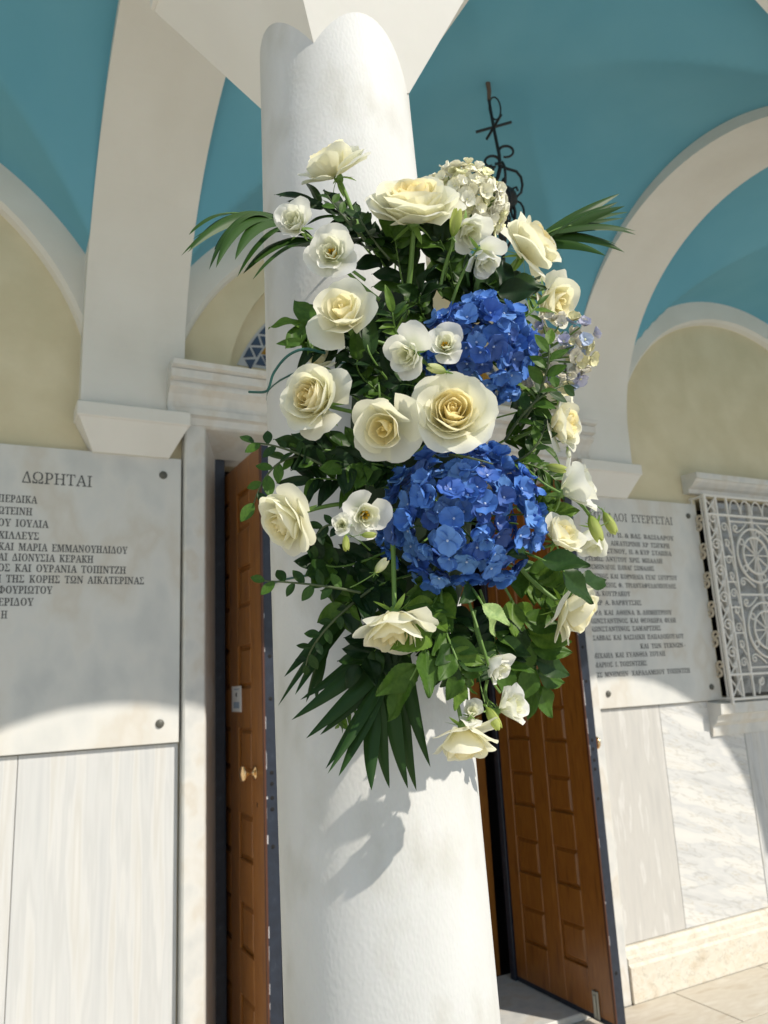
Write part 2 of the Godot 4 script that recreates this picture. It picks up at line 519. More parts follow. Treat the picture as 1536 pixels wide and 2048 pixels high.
		part("impost", ig.mesh(), M.white, o)
	# the mosaic over the door
	var mo := thing("mosaic_lunette", "blue and gold mosaic lunette in the niche over the door", "mosaic")
	var zb := -0.098
	var R := 0.86
	var cy := 2.72
	var base_y := 3.035
	var inner := func(t: float, rad: float) -> Vector3:
		return Vector3(MID + cos(t) * rad, cy + sin(t) * rad, zb)
	var t0 := asin((base_y - cy) / R)
	var outline := PackedVector2Array()
	for j in 33:
		var t := lerpf(t0, PI - t0, j / 32.0)
		outline.append(Vector2(MID + cos(t) * R, cy + sin(t) * R))
	var mg := Geo.new()
	mg.prism(outline, Transform3D(Basis.IDENTITY, Vector3(0, 0, zb - 0.01)), 0.012)
	part("grout", mg.mesh(), M.tessera_white, mo)
	var gold := PackedVector2Array()
	var ri := R - 0.074
	var t1 := asin((base_y + 0.072 - cy) / ri)
	for j in 33:
		var t := lerpf(t1, PI - t1, j / 32.0)
		gold.append(Vector2(MID + cos(t) * ri, cy + sin(t) * ri))
	var gg := Geo.new()
	gg.prism(gold, Transform3D(Basis.IDENTITY, Vector3(0, 0, zb)), 0.006)
	part("gold_field", gg.mesh(), M.tessera_gold, mo)
	var count := 25
	for j in count:
		var a := lerpf(t0 + 0.05, PI - t0 - 0.05, float(j) / count)
		var c := lerpf(t0 + 0.05, PI - t0 - 0.05, float(j + 1) / count)
		var m := (a + c) / 2
		var gap := 0.008
		for side in 2:
			var tg := Geo.new()
			var pts := [inner.call(a + gap, R - 0.012), inner.call(c - gap, R - 0.012), inner.call(m, R - 0.052)] if side == 0 else [inner.call(m + gap, R - 0.066), inner.call(c, R - 0.024), inner.call(c + (c - a) / 2 - gap, R - 0.066)]
			var po := PackedVector2Array()
			for q in pts: po.append(Vector2(q.x, q.y))
			tg.prism(po, Transform3D(Basis.IDENTITY, Vector3(0, 0, zb)), 0.007)
			part("tile", tg.mesh(), M.tessera_blue, mo)
	for j in 22:
		var x := lerpf(MID - R * cos(t0) + 0.09, MID + R * cos(t0) - 0.15, j / 21.0)
		for side in 2:
			var tg := Geo.new()
			var po := PackedVector2Array([Vector2(x, base_y + 0.014), Vector2(x + 0.05, base_y + 0.014), Vector2(x + 0.025, base_y + 0.062)]) if side == 0 else PackedVector2Array([Vector2(x + 0.035, base_y + 0.066), Vector2(x + 0.077, base_y + 0.066), Vector2(x + 0.056, base_y + 0.022)])
			tg.prism(po, Transform3D(Basis.IDENTITY, Vector3(0, 0, zb)), 0.007)
			part("tile", tg.mesh(), M.tessera_blue, mo)

func doorway() -> void:
	var o := thing("door_surround", "pale marble door surround with moulded cornice", "door frame", Vector3(MID, 0, 0))
	var x0 := 0.93 - MID
	var x1 := -x0
	var dx := [0.0, 0.0, 0.105, 0.112, 0.187, 0.194, 0.194]
	var dy := [0.0, 0.0, 0.058, 0.063, 0.098, 0.100, 0.100]
	var dz := [-0.3, -0.2, 0.038, 0.044, 0.044, 0.038, -0.02]
	var jl := Geo.new()
	var jr := Geo.new()
	var jt := Geo.new()
	for k in dx.size() - 1:
		var a: Array = [dx[k], dy[k], dz[k]]
		var b: Array = [dx[k + 1], dy[k + 1], dz[k + 1]]
		var ya: float = 2.6 + a[1]
		var yb: float = 2.6 + b[1]
		jl.poly([Vector3(x0 - b[0], 0, b[2]), Vector3(x0 - b[0], yb, b[2]), Vector3(x0 - a[0], ya, a[2]), Vector3(x0 - a[0], 0, a[2])])
		jr.poly([Vector3(x1 + a[0], 0, a[2]), Vector3(x1 + a[0], ya, a[2]), Vector3(x1 + b[0], yb, b[2]), Vector3(x1 + b[0], 0, b[2])])
		jt.poly([Vector3(x0 - a[0], ya, a[2]), Vector3(x0 - b[0], yb, b[2]), Vector3(x1 + b[0], yb, b[2]), Vector3(x1 + a[0], ya, a[2])])
	part("jamb", jl.mesh(), M.marble, o)
	part("jamb", jr.mesh(), M.marble, o)
	part("lintel", jt.mesh(), M.marble, o)
	var pr := PackedVector2Array([Vector2(-0.02, 2.665), Vector2(0.05, 2.665), Vector2(0.054, 2.695), Vector2(0.078, 2.702), Vector2(0.080, 2.728), Vector2(0.070, 2.732), Vector2(0.072, 2.752), Vector2(0.092, 2.782), Vector2(0.122, 2.802), Vector2(0.124, 2.818), Vector2(0.112, 2.822), Vector2(0.114, 2.830), Vector2(0.144, 2.838), Vector2(0.146, 2.872), Vector2(0.136, 2.876), Vector2(0.166, 2.884), Vector2(0.170, 2.905), Vector2(-0.02, 2.914)])
	var cg := Geo.new()
	cg.prism(pr, Transform3D(Basis(Vector3(0, 0, 1), Vector3(0, 1, 0), Vector3(-1, 0, 0)), Vector3(1.152, 0, 0)), 2.304)
	part("cornice", cg.mesh(), M.marble, o)
	part("threshold", span(Vector3(x0 - 0.1, -0.004, -0.55), Vector3(x1 + 0.1, 0.03, 0.045), 0.004), M.marble, o)
	# iron frame inside the marble, and the dim nave behind it
	var f := thing("door_frame", "dark iron and brown wood frame inside the doorway", "door frame", Vector3(MID, 0, -0.45))
	for s in [-1.0, 1.0]:
		part("iron_post", span(Vector3(s * 0.745, 0.03, -0.03), Vector3(s * 0.82, 2.6, 0.012), 0.003), M.navy, f)
		part("inner_jamb", span(Vector3(s * 0.829, 0.03, -0.06), Vector3(s * 0.885, 2.6, 0.245), 0.003), M.navy, f)
		part("inner_post", span(Vector3(s * 0.66, 0.03, -0.2), Vector3(s * 0.735, 2.6, -0.10), 0.003), M.wood, f)
	part("iron_head", span(Vector3(-0.82, 2.545, -0.03), Vector3(0.82, 2.6, 0.012), 0.003), M.navy, f)
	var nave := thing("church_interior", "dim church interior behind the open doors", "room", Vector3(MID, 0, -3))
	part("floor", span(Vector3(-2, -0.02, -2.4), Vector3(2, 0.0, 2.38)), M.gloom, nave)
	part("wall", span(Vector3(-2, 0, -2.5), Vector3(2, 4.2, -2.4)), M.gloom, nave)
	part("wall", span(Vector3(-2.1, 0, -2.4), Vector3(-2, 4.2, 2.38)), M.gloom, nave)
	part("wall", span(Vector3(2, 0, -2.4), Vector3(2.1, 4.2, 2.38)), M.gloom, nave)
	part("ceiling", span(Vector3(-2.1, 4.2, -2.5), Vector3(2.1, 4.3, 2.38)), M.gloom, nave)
	door_leaf(-1.0, "brown panelled left door leaf standing open, with sticker and brass knob outside")
	door_leaf(1.0, "brown panelled right door leaf standing open, inner face with dark steel edge")

func knob(o: Node3D, at: Vector3, out: float) -> void:
	var pr := PackedVector2Array([Vector2(0.001, 0.0), Vector2(0.024, 0.0), Vector2(0.025, 0.004), Vector2(0.013, 0.008), Vector2(0.009, 0.014), Vector2(0.010, 0.030), Vector2(0.020, 0.036), Vector2(0.029, 0.043), Vector2(0.031, 0.050), Vector2(0.026, 0.056), Vector2(0.001, 0.059)])
	var g := Geo.new()
	g.lathe(pr, 20, Transform3D(frame(Vector3(out, 0, 0), Vector3.UP), at))
	part("knob", g.mesh(), M.brass, o)

func door_leaf(s: float, label: String) -> void:
	# hinged at z = -0.43 and turned a right angle outwards; local z runs along the leaf, the seen face looks to -x
	var face := 0.985 - MID if s < 0 else 2.56 - MID
	var o := thing("door_leaf", label, "door", Vector3(MID + face, 0.055, -0.43), "open church door leaves")
	var thick := 0.052
	var length := 0.70
	var h := 2.475
	var cols := [[0.085, 0.265], [0.385, 0.555]]
	var rows := []
	for k in 7: rows.append([0.185 + 0.330 * k, 0.185 + 0.330 * k + 0.172])
	var x0 := 0.0
	# core board, then stiles and rails proud of the panels on both faces
	part("core", span(Vector3(0.014, 0, 0.004), Vector3(thick - 0.014, h, length - 0.006)), M.wood, o)
	for fx in [[0.0, 0.0145], [thick - 0.0145, thick]]:
		for z in [[0.0, cols[0][0]], [cols[0][1], cols[1][0]], [cols[1][1], length]]:
			part("stile", span(Vector3(fx[0], 0, z[0]), Vector3(fx[1], h, z[1]), 0.003), M.wood, o)
		for c in cols:
			var y := 0.0
			for r in rows + [[h, h]]:
				part("rail", span(Vector3(fx[0], y, c[0] + 0.0005), Vector3(fx[1], r[0], c[1] - 0.0005), 0.003), M.wood, o)
				y = r[1]
			for r in rows:
				var g := Geo.new()
				var out := -1.0 if fx[0] < 0.001 else 1.0
				var zc: float = (c[0] + c[1]) / 2
				var yc: float = (r[0] + r[1]) / 2
				var lw: float = (c[1] - c[0]) / 2 - 0.010
				var lh: float = (r[1] - r[0]) / 2 - 0.010
				var xa := 0.0135 if out < 0 else thick - 0.0135
				var xb := xa + out * 0.009
				var lo := [Vector3(xa, yc - lh, zc - lw), Vector3(xa, yc - lh, zc + lw), Vector3(xa, yc + lh, zc + lw), Vector3(xa, yc + lh, zc - lw)]
				var hi := []
				for q in lo: hi.append(Vector3(xb, yc + (q.y - yc) * 0.84, zc + (q.z - zc) * 0.84))
				var inside := Vector3(xa - out * 0.1, yc, zc)
				g.outward(hi.duplicate(), inside)
				for k in 4: g.outward([lo[k], lo[(k + 1) % 4], hi[(k + 1) % 4], hi[k]], inside)
				part("panel", g.mesh(), M.wood, o)
	# the free edge: brown lipping and dark steel strip with bolt holes
	part("lipping", span(Vector3(-0.003, 0, length - 0.003), Vector3(0.006, h, length + 0.012), 0.002), M.dark_wood, o)
	part("edge_strip", span(Vector3(0.004, -0.01, length - 0.004), Vector3(thick + 0.004, h, length + 0.008), 0.002), M.navy, o)
	part("foot_strip", span(Vector3(0.003, -0.022, 0.004), Vector3(thick - 0.003, 0.0, length - 0.006)), M.navy, o)
	for y in [0.20, 0.93, 1.06, 1.10, 1.15, 1.19, 1.46, 1.62]:
		var g := Geo.new()
		g.lathe(PackedVector2Array([Vector2(0.008, 0), Vector2(0.007, 0.0015), Vector2(0.0005, 0.0016)]), 10, Transform3D(frame(Vector3(0, 0, 1), Vector3.UP), Vector3(thick * 0.55, y, length + 0.008)))
		part("bolt_hole", g.mesh(), M.hole, o)
	rng.seed = 71 if s < 0 else 72
	for k in 16:
		var y := rng.randf_range(0.3, 1.9)
		var l := rng.randf_range(0.008, 0.07)
		part("worn_paint", span(Vector3(0.0005, y, length + 0.004), Vector3(rng.randf_range(0.006, 0.011), y + l, length + 0.0092)), M.worn, o)
	if s < 0:
		knob(o, Vector3(0, 1.185, 0.60), -1.0)
		part("keyhole", span(Vector3(-0.0012, 1.06, 0.616), Vector3(0.002, 1.078, 0.624)), M.hole, o)
		part("paper_sticker", span(Vector3(-0.0016, 1.41, 0.30), Vector3(0.0, 1.515, 0.43)), M.paper, o)
		part("print", span(Vector3(-0.0022, 1.425, 0.325), Vector3(-0.0015, 1.45, 0.405)), M.print_blue, o)
		part("print", span(Vector3(-0.0022, 1.472, 0.355), Vector3(-0.0015, 1.488, 0.372)), M.ink, o)
		part("print", span(Vector3(-0.0022, 1.500, 0.33), Vector3(-0.0015, 1.504, 0.40)), M.print_blue, o)
	else:
		knob(o, Vector3(thick, 1.17, 0.65), 1.0)
		part("floor_bolt", span(Vector3(-0.009, -0.01, 0.575), Vector3(0.0005, 0.105, 0.612), 0.003), M.steel, o)
		part("floor_bolt", span(Vector3(-0.016, 0.0, 0.588), Vector3(-0.008, 0.09, 0.599), 0.003), M.steel, o)

func plaque(label: String, x0: float, x1: float, lines: Array) -> void:
	var o := thing("memorial_plaque", label, "plaque", Vector3(x0, 1.366, 0.0), "inscribed marble plaques on the church wall")
	part("slab", span(Vector3(0, 0, -0.0205), Vector3(x1 - x0, 1.152, 0.018), 0.002), M.plaque, o)
	for k in [[0.075, 0.075], [x1 - x0 - 0.075, 0.075], [0.075, 1.075], [x1 - x0 - 0.075, 1.075]]:
		var g := Geo.new()
		g.lathe(PackedVector2Array([Vector2(0.0165, 0), Vector2(0.0165, 0.004), Vector2(0.013, 0.0085), Vector2(0.0005, 0.0105)]), 16, Transform3D(frame(Vector3(0, 0, 1), Vector3.UP), Vector3(k[0], k[1], 0.018)))
		part("bolt", g.mesh(), M.bolt, o)
	var font := SystemFont.new()
	font.font_names = PackedStringArray(["Droid Serif"])
	font.font_weight = 700
	var title := SystemFont.new()
	title.font_names = PackedStringArray(["Droid Serif"])
	for l in lines:
		var t := TextMesh.new()
		t.font = title if l[4] > 0.036 else font
		t.text = l[0]
		t.font_size = 48
		t.pixel_size = 0.001
		t.depth = 0.02
		t.curve_step = 2.0
		var box := t.get_aabb()
		var sx: float = (l[2] - l[1]) / maxf(box.size.x, 0.001)
		var sy: float = l[4] / 0.0343
		var xf := Transform3D(Basis(Vector3(sx, 0, 0), Vector3(0, sy, 0), Vector3(0, 0, 0.04)), Vector3(l[1] - x0 - box.position.x * sx, l[3] - 1.366 - (box.position.y + box.size.y * 0.5) * sy, 0.0182))
		part("inscription", t, M.ink, o, xf)

func plaques() -> void:
	plaque("grey marble plaque of donor names left of the door", -0.212, 0.727, [
		["ΔΩΡΗΤΑΙ", 0.122, 0.374, 2.392, 0.046],
		["ΠΕΡΔΙΚΑ", 0.043, 0.179, 2.303, 0.029],
		["ΩΤΕΙΝΗ", 0.046, 0.163, 2.256, 0.029],
		["ΟΥ  ΙΟΥΛΙΑ", 0.048, 0.223, 2.210, 0.029],
		["XΙΛΛΕΥΣ", 0.051, 0.190, 2.162, 0.029],
		["ΚΑΙ  ΜΑΡΙΑ  ΕΜΜΑΝΟΥΗΛΙΔΟΥ", 0.053, 0.516, 2.119, 0.029],
		["ΑΙ  ΔΙΟΝΥΣΙΑ  ΚΕΡΑΚΗ", 0.055, 0.389, 2.079, 0.029],
		["ΟΣ  ΚΑΙ  ΟΥΡΑΝΙΑ  ΤΟΠΙΝΤΖΗ", 0.057, 0.512, 2.039, 0.029],
		["Ι  ΤΗΣ  ΚΟΡΗΣ  ΤΩΝ  ΑΙΚΑΤΕΡΙΝΑΣ", 0.059, 0.582, 1.998, 0.029],
		["ΦΟΥΡΙΩΤΟΥ", 0.061, 0.246, 1.957, 0.029],
		["ΕΡΙΔΟΥ", 0.064, 0.183, 1.912, 0.029],
		["Η", 0.076, 0.097, 1.865, 0.029],
	])
	plaque("grey marble plaque of many engraved lines between door and window", 2.886, 3.818, [
		["ΜΕΓΑΛΟΙ  ΕΥΕΡΓΕΤΑΙ", 2.963, 3.605, 2.402, 0.046],
		["ΟΥ  Π. & ΒΑΣ  ΒΑΣΙΛΑΡΟΥ", 3.079, 3.596, 2.298, 0.026],
		["ΑΙΚΑΤΕΡΙΝΗ  XΡ  ΤΣΙΓΚΡΗ", 3.098, 3.554, 2.251, 0.026],
		["ΚΑΣΤ/ΝΟΥ,  Π. & ΚΥΡ  ΣΤΑΠΠΑ", 3.011, 3.562, 2.204, 0.026],
		["ΑΡΤΕΜΙΣ  ΑΝΤ/ΤΟΥ  XΡΙΣ  ΜΠΑΛΛΗ", 2.873, 3.481, 2.158, 0.026],
		["ΥΠΟΣΜΗΝΑΓΟΣ  ΠΑΝΑΓ  ΣΩΜΑΛΗΣ", 2.874, 3.406, 2.115, 0.026],
		["ΚΩΝ/ΤΙΝΟΣ  ΚΑΙ  ΚΟΡΝΗΛΙΑ  ΕΥΑΓ  ΣΠΥΡΤΟΥ", 2.874, 3.581, 2.063, 0.026],
		["XΑΡΑΛΑΜΠΟΣ  Φ.  ΤΡΙΑΝΤΑΦΥΛΛΟΠΟΥΛΟΣ", 2.875, 3.563, 2.016, 0.026],
		["ΕΛ  Δ. ΚΟΥΤΡΑΚΟΥ", 2.894, 3.201, 1.969, 0.026],
		["ΓΕΩΡ  Α. ΒΑΡΒΥΤΣΗΣ", 2.894, 3.276, 1.920, 0.026],
		["ΡΑ  ΚΑΙ  ΑΘΗΝΑ  Β. ΔΗΜΗΤΡΙΟΥ", 2.929, 3.503, 1.866, 0.026],
		["ΚΩΝΣΤΑΝΤΙΝΟΣ  ΚΑΙ  ΘΕΟΔΩΡΑ  ΦΙΛΗ", 2.888, 3.527, 1.822, 0.026],
		["ΚΩΝΣΤΑΝΤΙΝΟΣ  ΣΑΜΑΡΤΖΗΣ", 2.889, 3.401, 1.779, 0.026],
		["- ΣΑΒΒΑΣ  ΚΑΙ  ΒΑΣΙΛΙΚΗ  ΠΑΠΑΔΟΠΟΥΛΟΥ", 2.879, 3.573, 1.732, 0.026],
		["ΚΑΙ  ΤΩΝ  ΤΕΚΝΩΝ -", 3.230, 3.577, 1.682, 0.026],
		["ΜΙXΑΗΛ  ΚΑΙ  ΕΥΑΝΘΙΑ  ΖΟΥΛΗ", 2.884, 3.411, 1.639, 0.026],
		["ΜΑΡΙΟΣ  Ι. ΤΟΠΙΝΤΖΗΣ", 2.884, 3.262, 1.591, 0.026],
		["ΕΙΣ  ΜΝΗΜΗΝ   XΑΡΑΛΑΜΠΟΥ  ΤΟΠΙΝΤΖΗ", 2.881, 3.588, 1.540, 0.026],
	])

func scroll(c: Vector2, r: float, turns: float, start: float, hand: float, lead := Vector2.ZERO) -> PackedVector3Array:
	# a flat spiral, tight in its middle, running out to radius r, then along to lead
	var out := PackedVector3Array()
	for k in 22:
		var t := k / 21.0
		var a := start - hand * turns * TAU * (1.0 - t)
		var q := c + Vector2(cos(a), sin(a)) * r * (0.18 + 0.82 * t)
		out.append(Vector3(q.x, q.y, 0))
	if lead != Vector2.ZERO:
		var e := out[21]
		var tg := (e - out[20]).normalized() * r * 1.2
		for k in 6:
			var t := (k + 1) / 6.0
			var l := Vector3(lead.x, lead.y, 0)
			out.append(e * (1 - t) * (1 - t) + (e + tg) * 2 * t * (1 - t) + l * t * t)
	return out

func window_and_grille() -> void:
	var o := thing("window", "church window with moulded stone head and sill, right of the plaque", "window", Vector3(4.377, 1.36, 0))
	var hx := 0.605
	var head := PackedVector2Array([Vector2(-0.02, 1.225), Vector2(0.022, 1.225), Vector2(0.026, 1.25), Vector2(0.050, 1.262), Vector2(0.078, 1.288), Vector2(0.084, 1.300), Vector2(0.094, 1.302), Vector2(0.096, 1.338), Vector2(-0.02, 1.345)])
	var sill := PackedVector2Array([Vector2(-0.02, -0.19), Vector2(0.012, -0.19), Vector2(0.020, -0.135), Vector2(0.050, -0.112), Vector2(0.066, -0.078), Vector2(0.088, -0.070), Vector2(0.092, -0.012), Vector2(-0.02, 0.0)])
	for k in [["window_head", head, 0.605], ["window_sill", sill, 0.665]]:
		var g := Geo.new()
		g.prism(k[1], Transform3D(Basis(Vector3(0, 0, 1), Vector3(0, 1, 0), Vector3(-1, 0, 0)), Vector3(k[2], 0, 0)), k[2] * 2)
		part(k[0], g.mesh(), M.marble, o)
	part("dark_opening", span(Vector3(-0.52, -0.02, -0.34), Vector3(0.52, 1.25, -0.32)), M.hole, o)
	part("blind", span(Vector3(-0.36, 0, -0.075), Vector3(0.36, 1.23, -0.06)), M.blind, o)
	for x in [-0.35, -0.015, 0.32]:
		part("sash", span(Vector3(x, 0.02, -0.055), Vector3(x + 0.03, 1.21, -0.03), 0.003), M.white_iron, o)
	for x in [[-0.319, -0.016], [0.016, 0.319]]:
		var m := mat(0.8, 0.85, 0.85, 0.08)
		m.transparency = BaseMaterial3D.TRANSPARENCY_ALPHA
		m.albedo_color.a = 0.15
		part("pane", span(Vector3(x[0], 0.03, -0.046), Vector3(x[1], 1.2, -0.042)), m, o)
	var gr := thing("window_grille", "white scrolled wrought iron grille standing out over the window", "grille", Vector3(4.377, 1.368, 0.092))
	var W := 0.566
	var H := 1.19
	var bar := func(a: Vector3, b: Vector3, r: float, m: Material, called := "bar") -> void:
		var size := (b - a).abs() + Vector3(r, r, r) * 2.4
		part(called, one_box((a + b) * 0.5, size, r * 0.3), m, gr)
	for s in [-1.0, 1.0]:
		for x in [W, W - 0.098, W - 0.19]:
			bar.call(Vector3(s * x, 0 if x < W else -0.02, 0), Vector3(s * x, H, 0), 0.0075 if x == W else 0.0052, M.white_iron)
		for x in [[0.025, 0.006], [0.094, 0.006]]:
			bar.call(Vector3(s * W, 0.0, -x[0]), Vector3(s * W, H, -x[0]), x[1] * 0.7, M.white_iron)
		for y in [0.006, H - 0.006]:
			bar.call(Vector3(s * W, y, -0.104), Vector3(s * W, y, -0.012), 0.005, M.white_iron)
	for y in [0.0, H, 0.135, H - 0.115]:
		bar.call(Vector3(-W, y, 0.002), Vector3(W, y, 0.002), 0.0056, M.white_iron)
	for y in [0.37, 0.52, 0.67, 0.82]:
		for s in [-1.0, 1.0]:
			bar.call(Vector3(s * (W - 0.098), y, -0.002), Vector3(s * (W - 0.19), y, -0.002), 0.0035, M.white_iron)
	bar.call(Vector3(-W + 0.19, 0.595, -0.001), Vector3(W - 0.19, 0.595, -0.001), 0.005, M.white_iron)
	bar.call(Vector3(-W + 0.19, H - 0.15, -0.001), Vector3(W - 0.19, H - 0.15, -0.001), 0.004, M.white_iron)
	bar.call(Vector3(-W + 0.19, 0.17, -0.001), Vector3(W - 0.19, 0.17, -0.001), 0.004, M.white_iron)
	var wire := func(path: PackedVector3Array, r: float, m: Material, called := "scroll", xf := Transform3D.IDENTITY) -> void:
		var g := Geo.new()
		g.tube(path, r * 1.3, r * 1.3, 6)
		part(called, g.mesh(), m, gr, xf)
	for s in [-1.0, 1.0]:
		# running scrolls between the first two bars
		for k in 6:
			var y := 0.185 + k * 0.158
			var p := scroll(Vector2(s * (W - 0.052), y + 0.075), 0.038, 1.35, PI * (1.0 if s > 0 else 0.0), s, Vector2(s * (W - 0.012), y - 0.055))
			wire.call(p, 0.0045, M.white_iron)
			p = scroll(Vector2(s * (W - 0.068), y), 0.019, 1.1, PI * (0.0 if s > 0 else 1.0), -s, Vector2(s * (W - 0.020), y + 0.05))
			wire.call(p, 0.0035, M.white_iron)
		# crossed corners and the narrow diagonal lattice
		for c in [[0.006, 0.128], [H - 0.108, H - 0.006]]:
			wire.call(PackedVector3Array([Vector3(s * W, c[0], 0.003), Vector3(s * (W - 0.05), (c[0] + c[1]) / 2, 0.003), Vector3(s * (W - 0.098), c[1], 0.003)]), 0.0038, M.white_iron, "brace")
			wire.call(PackedVector3Array([Vector3(s * W, c[1], -0.003), Vector3(s * (W - 0.05), (c[0] + c[1]) / 2, -0.003), Vector3(s * (W - 0.098), c[0], -0.003)]), 0.0038, M.white_iron, "brace")
		for k in 9:
			var y := 0.16 + k * 0.1
			var p := scroll(Vector2(s * (W - 0.144), y + 0.04), 0.026, 1.0, PI / 2, s if k % 2 == 0 else -s, Vector2(s * (W - 0.180), y - 0.02))
			wire.call(p, 0.0032, M.white_iron)
		# cast flowers on the side returns
		for k in 6:
			var y := 0.17 + k * 0.172
			var tw := Transform3D(Basis(Vector3(0, 0, 1), Vector3(0, 1, 0), Vector3(-1, 0, 0)), Vector3(s * (W + 0.004), y, -0.055))
			wire.call(scroll(Vector2(0.012, 0.022), 0.030, 1.1, -PI / 2, 1.0), 0.006, M.cream_iron, "cast_flower", tw)
			wire.call(scroll(Vector2(-0.012, -0.022), 0.030, 1.1, PI / 2, 1.0), 0.006, M.cream_iron, "cast_flower", tw)
		# wheels
		for wy in [0.385, 0.835]:
			var cx: float = s * 0.175
			for r in [0.165, 0.112]:
				var g := Geo.new()
				var q := PackedVector3Array()
				for k in 37: q.append(Vector3(cx + cos(TAU * k / 36) * r, wy + sin(TAU * k / 36) * r, 0))
				g.tube(q, 0.0075, 0.0075, 6)
				part("ring", g.mesh(), M.white_iron, gr)
			for k in 10:
				var a := TAU * k / 10
				var d := Vector3(cos(a), sin(a), 0)
				wire.call(PackedVector3Array([Vector3(cx, wy, 0) + d * 0.014, Vector3(cx, wy, 0) + d * 0.06, Vector3(cx, wy, 0) + d * 0.112]), 0.0036, M.white_iron, "spoke")
				var q2 := PackedVector3Array()
				for j in 13: q2.append(Vector3(cx, wy, 0) + d * 0.138 + Vector3(cos(TAU * j / 12), sin(TAU * j / 12), 0) * 0.018)
				if k % 2 == 0: wire.call(q2, 0.0032, M.white_iron, "link")
			for k in 4:
				var sx := 1.0 if k % 2 == 0 else -1.0
				var sy := 1.0 if k < 2 else -1.0
				wire.call(scroll(Vector2(cx + sx * 0.150, wy + sy * 0.165), 0.024, 1.2, -sy * PI / 2, -sx * sy, Vector2(cx + sx * 0.05, wy + sy * 0.195)), 0.0038, M.white_iron)
	for k in 7:
		var x := -0.30 + k * 0.1
		var q := PackedVector3Array()
		for j in 13:
			var a := PI * j / 12
			q.append(Vector3(x + cos(a) * 0.048, H - 0.10 + sin(a) * 0.085, -0.004))
		wire.call(q, 0.0036, M.white_iron, "hoop")
		wire.call(scroll(Vector2(x, 0.09), 0.026, 1.2, PI * 0.2, 1.0, Vector2(x - 0.03, 0.02)), 0.0036, M.white_iron)

func vault_and_arcade() -> void:
	var o := thing("porch_vault", "blue painted groin vault over the porch", "ceiling")
	var za := 0.03
	var zb := 2.08
	var zc := (za + zb) / 2
	for b in [-1, 0, 1]:
		var cx: float = MID + BAY * b
		var n := 72
		var q := PackedVector3Array()
		for v in n + 1:
			for u in n + 1:
				var x := (u * 2.0 / n - 1.0)
				var z := (v * 2.0 / n - 1.0)
				var ya := 2.72 + 1.265 * sqrt(maxf(0.0, 1.0 - pow(z * 0.985, 2)))
				var yb := 2.65 + 1.285 * sqrt(maxf(0.0, 1.0 - pow(x * 0.985, 2))) + 0.06 * (1.0 - z * z)
				q.append(Vector3(cx + x * 1.285, maxf(ya, yb), zc + z * (zb - za) * 0.5))
		var g := Geo.new()
		g.sheet(q, n, n)
		part("vault", g.mesh(), M.blue, o)
	for b in [-1, 0, 1, 2]:
		var px: float = MID + BAY * (b - 0.5)
		var g := Geo.new()
		var n := 56
		var pts_in := []
		var pts_out := []
		for k in n + 1:
			var t := PI * k / n
			pts_in.append(Vector2(zc - cos(t) * 1.0, 2.90 + sin(t) * 1.025))
			pts_out.append(Vector2(zc - cos(t) * 1.12, 2.90 + sin(t) * 1.20))
		pts_in.push_front(Vector2(zc - 1.0, 2.7))
		pts_out.push_front(Vector2(zc - 1.12, 2.7))
		for k in pts_in.size() - 1:
			var a: Vector2 = pts_in[k]
			var c: Vector2 = pts_in[k + 1]
			var d: Vector2 = pts_out[k]
			var e: Vector2 = pts_out[k + 1]
			var w := 0.206
			g.poly([Vector3(px - w, a.y, a.x), Vector3(px - w, c.y, c.x), Vector3(px + w, c.y, c.x), Vector3(px + w, a.y, a.x)])
			g.poly([Vector3(px - w, a.y, a.x), Vector3(px - w, d.y, d.x), Vector3(px - w, e.y, e.x), Vector3(px - w, c.y, c.x)])
			g.poly([Vector3(px + w, c.y, c.x), Vector3(px + w, e.y, e.x), Vector3(px + w, d.y, d.x), Vector3(px + w, a.y, a.x)])
		part("rib", g.mesh(), M.white, o)
	part("roof_slab", span(Vector3(-4.6, 4.42, -0.65), Vector3(8.2, 4.6, 2.55)), M.roof, o)
	var ar := thing("front_arcade", "white arcade front of the porch, resting on round columns", "arcade")
	var z0 := 1.854
	var z1 := 2.406
	for b in [-2, -1, 0, 1, 2]:
		var cx: float = MID + BAY * b
		var g := Geo.new()
		var n := 40
		var edge := []
		edge.append(Vector2(cx - BAY / 2, 2.885))
		for k in n + 1:
			var t := PI - PI * k / n
			edge.append(Vector2(cx + cos(t) * 1.0, 2.885 + sin(t) * 1.0))
		edge.append(Vector2(cx + BAY / 2, 2.885))
		for k in edge.size() - 1:
			var a: Vector2 = edge[k]
			var c: Vector2 = edge[k + 1]
			g.poly([Vector3(a.x, a.y, z1), Vector3(a.x, 4.9, z1), Vector3(c.x, 4.9, z1), Vector3(c.x, c.y, z1)])
			g.poly([Vector3(a.x, a.y, z0), Vector3(c.x, c.y, z0), Vector3(c.x, 4.42, z0), Vector3(a.x, 4.42, z0)])
			g.poly([Vector3(a.x, a.y, z0), Vector3(a.x, a.y, z1), Vector3(c.x, c.y, z1), Vector3(c.x, c.y, z0)])
		part("arch", g.mesh(), M.white, ar)
	for x in [-4.7, 8.2]:
		part("end_wall", span(Vector3(x, 0, -0.6), Vector3(x + 0.1, 4.9, 2.41)), M.white, ar)

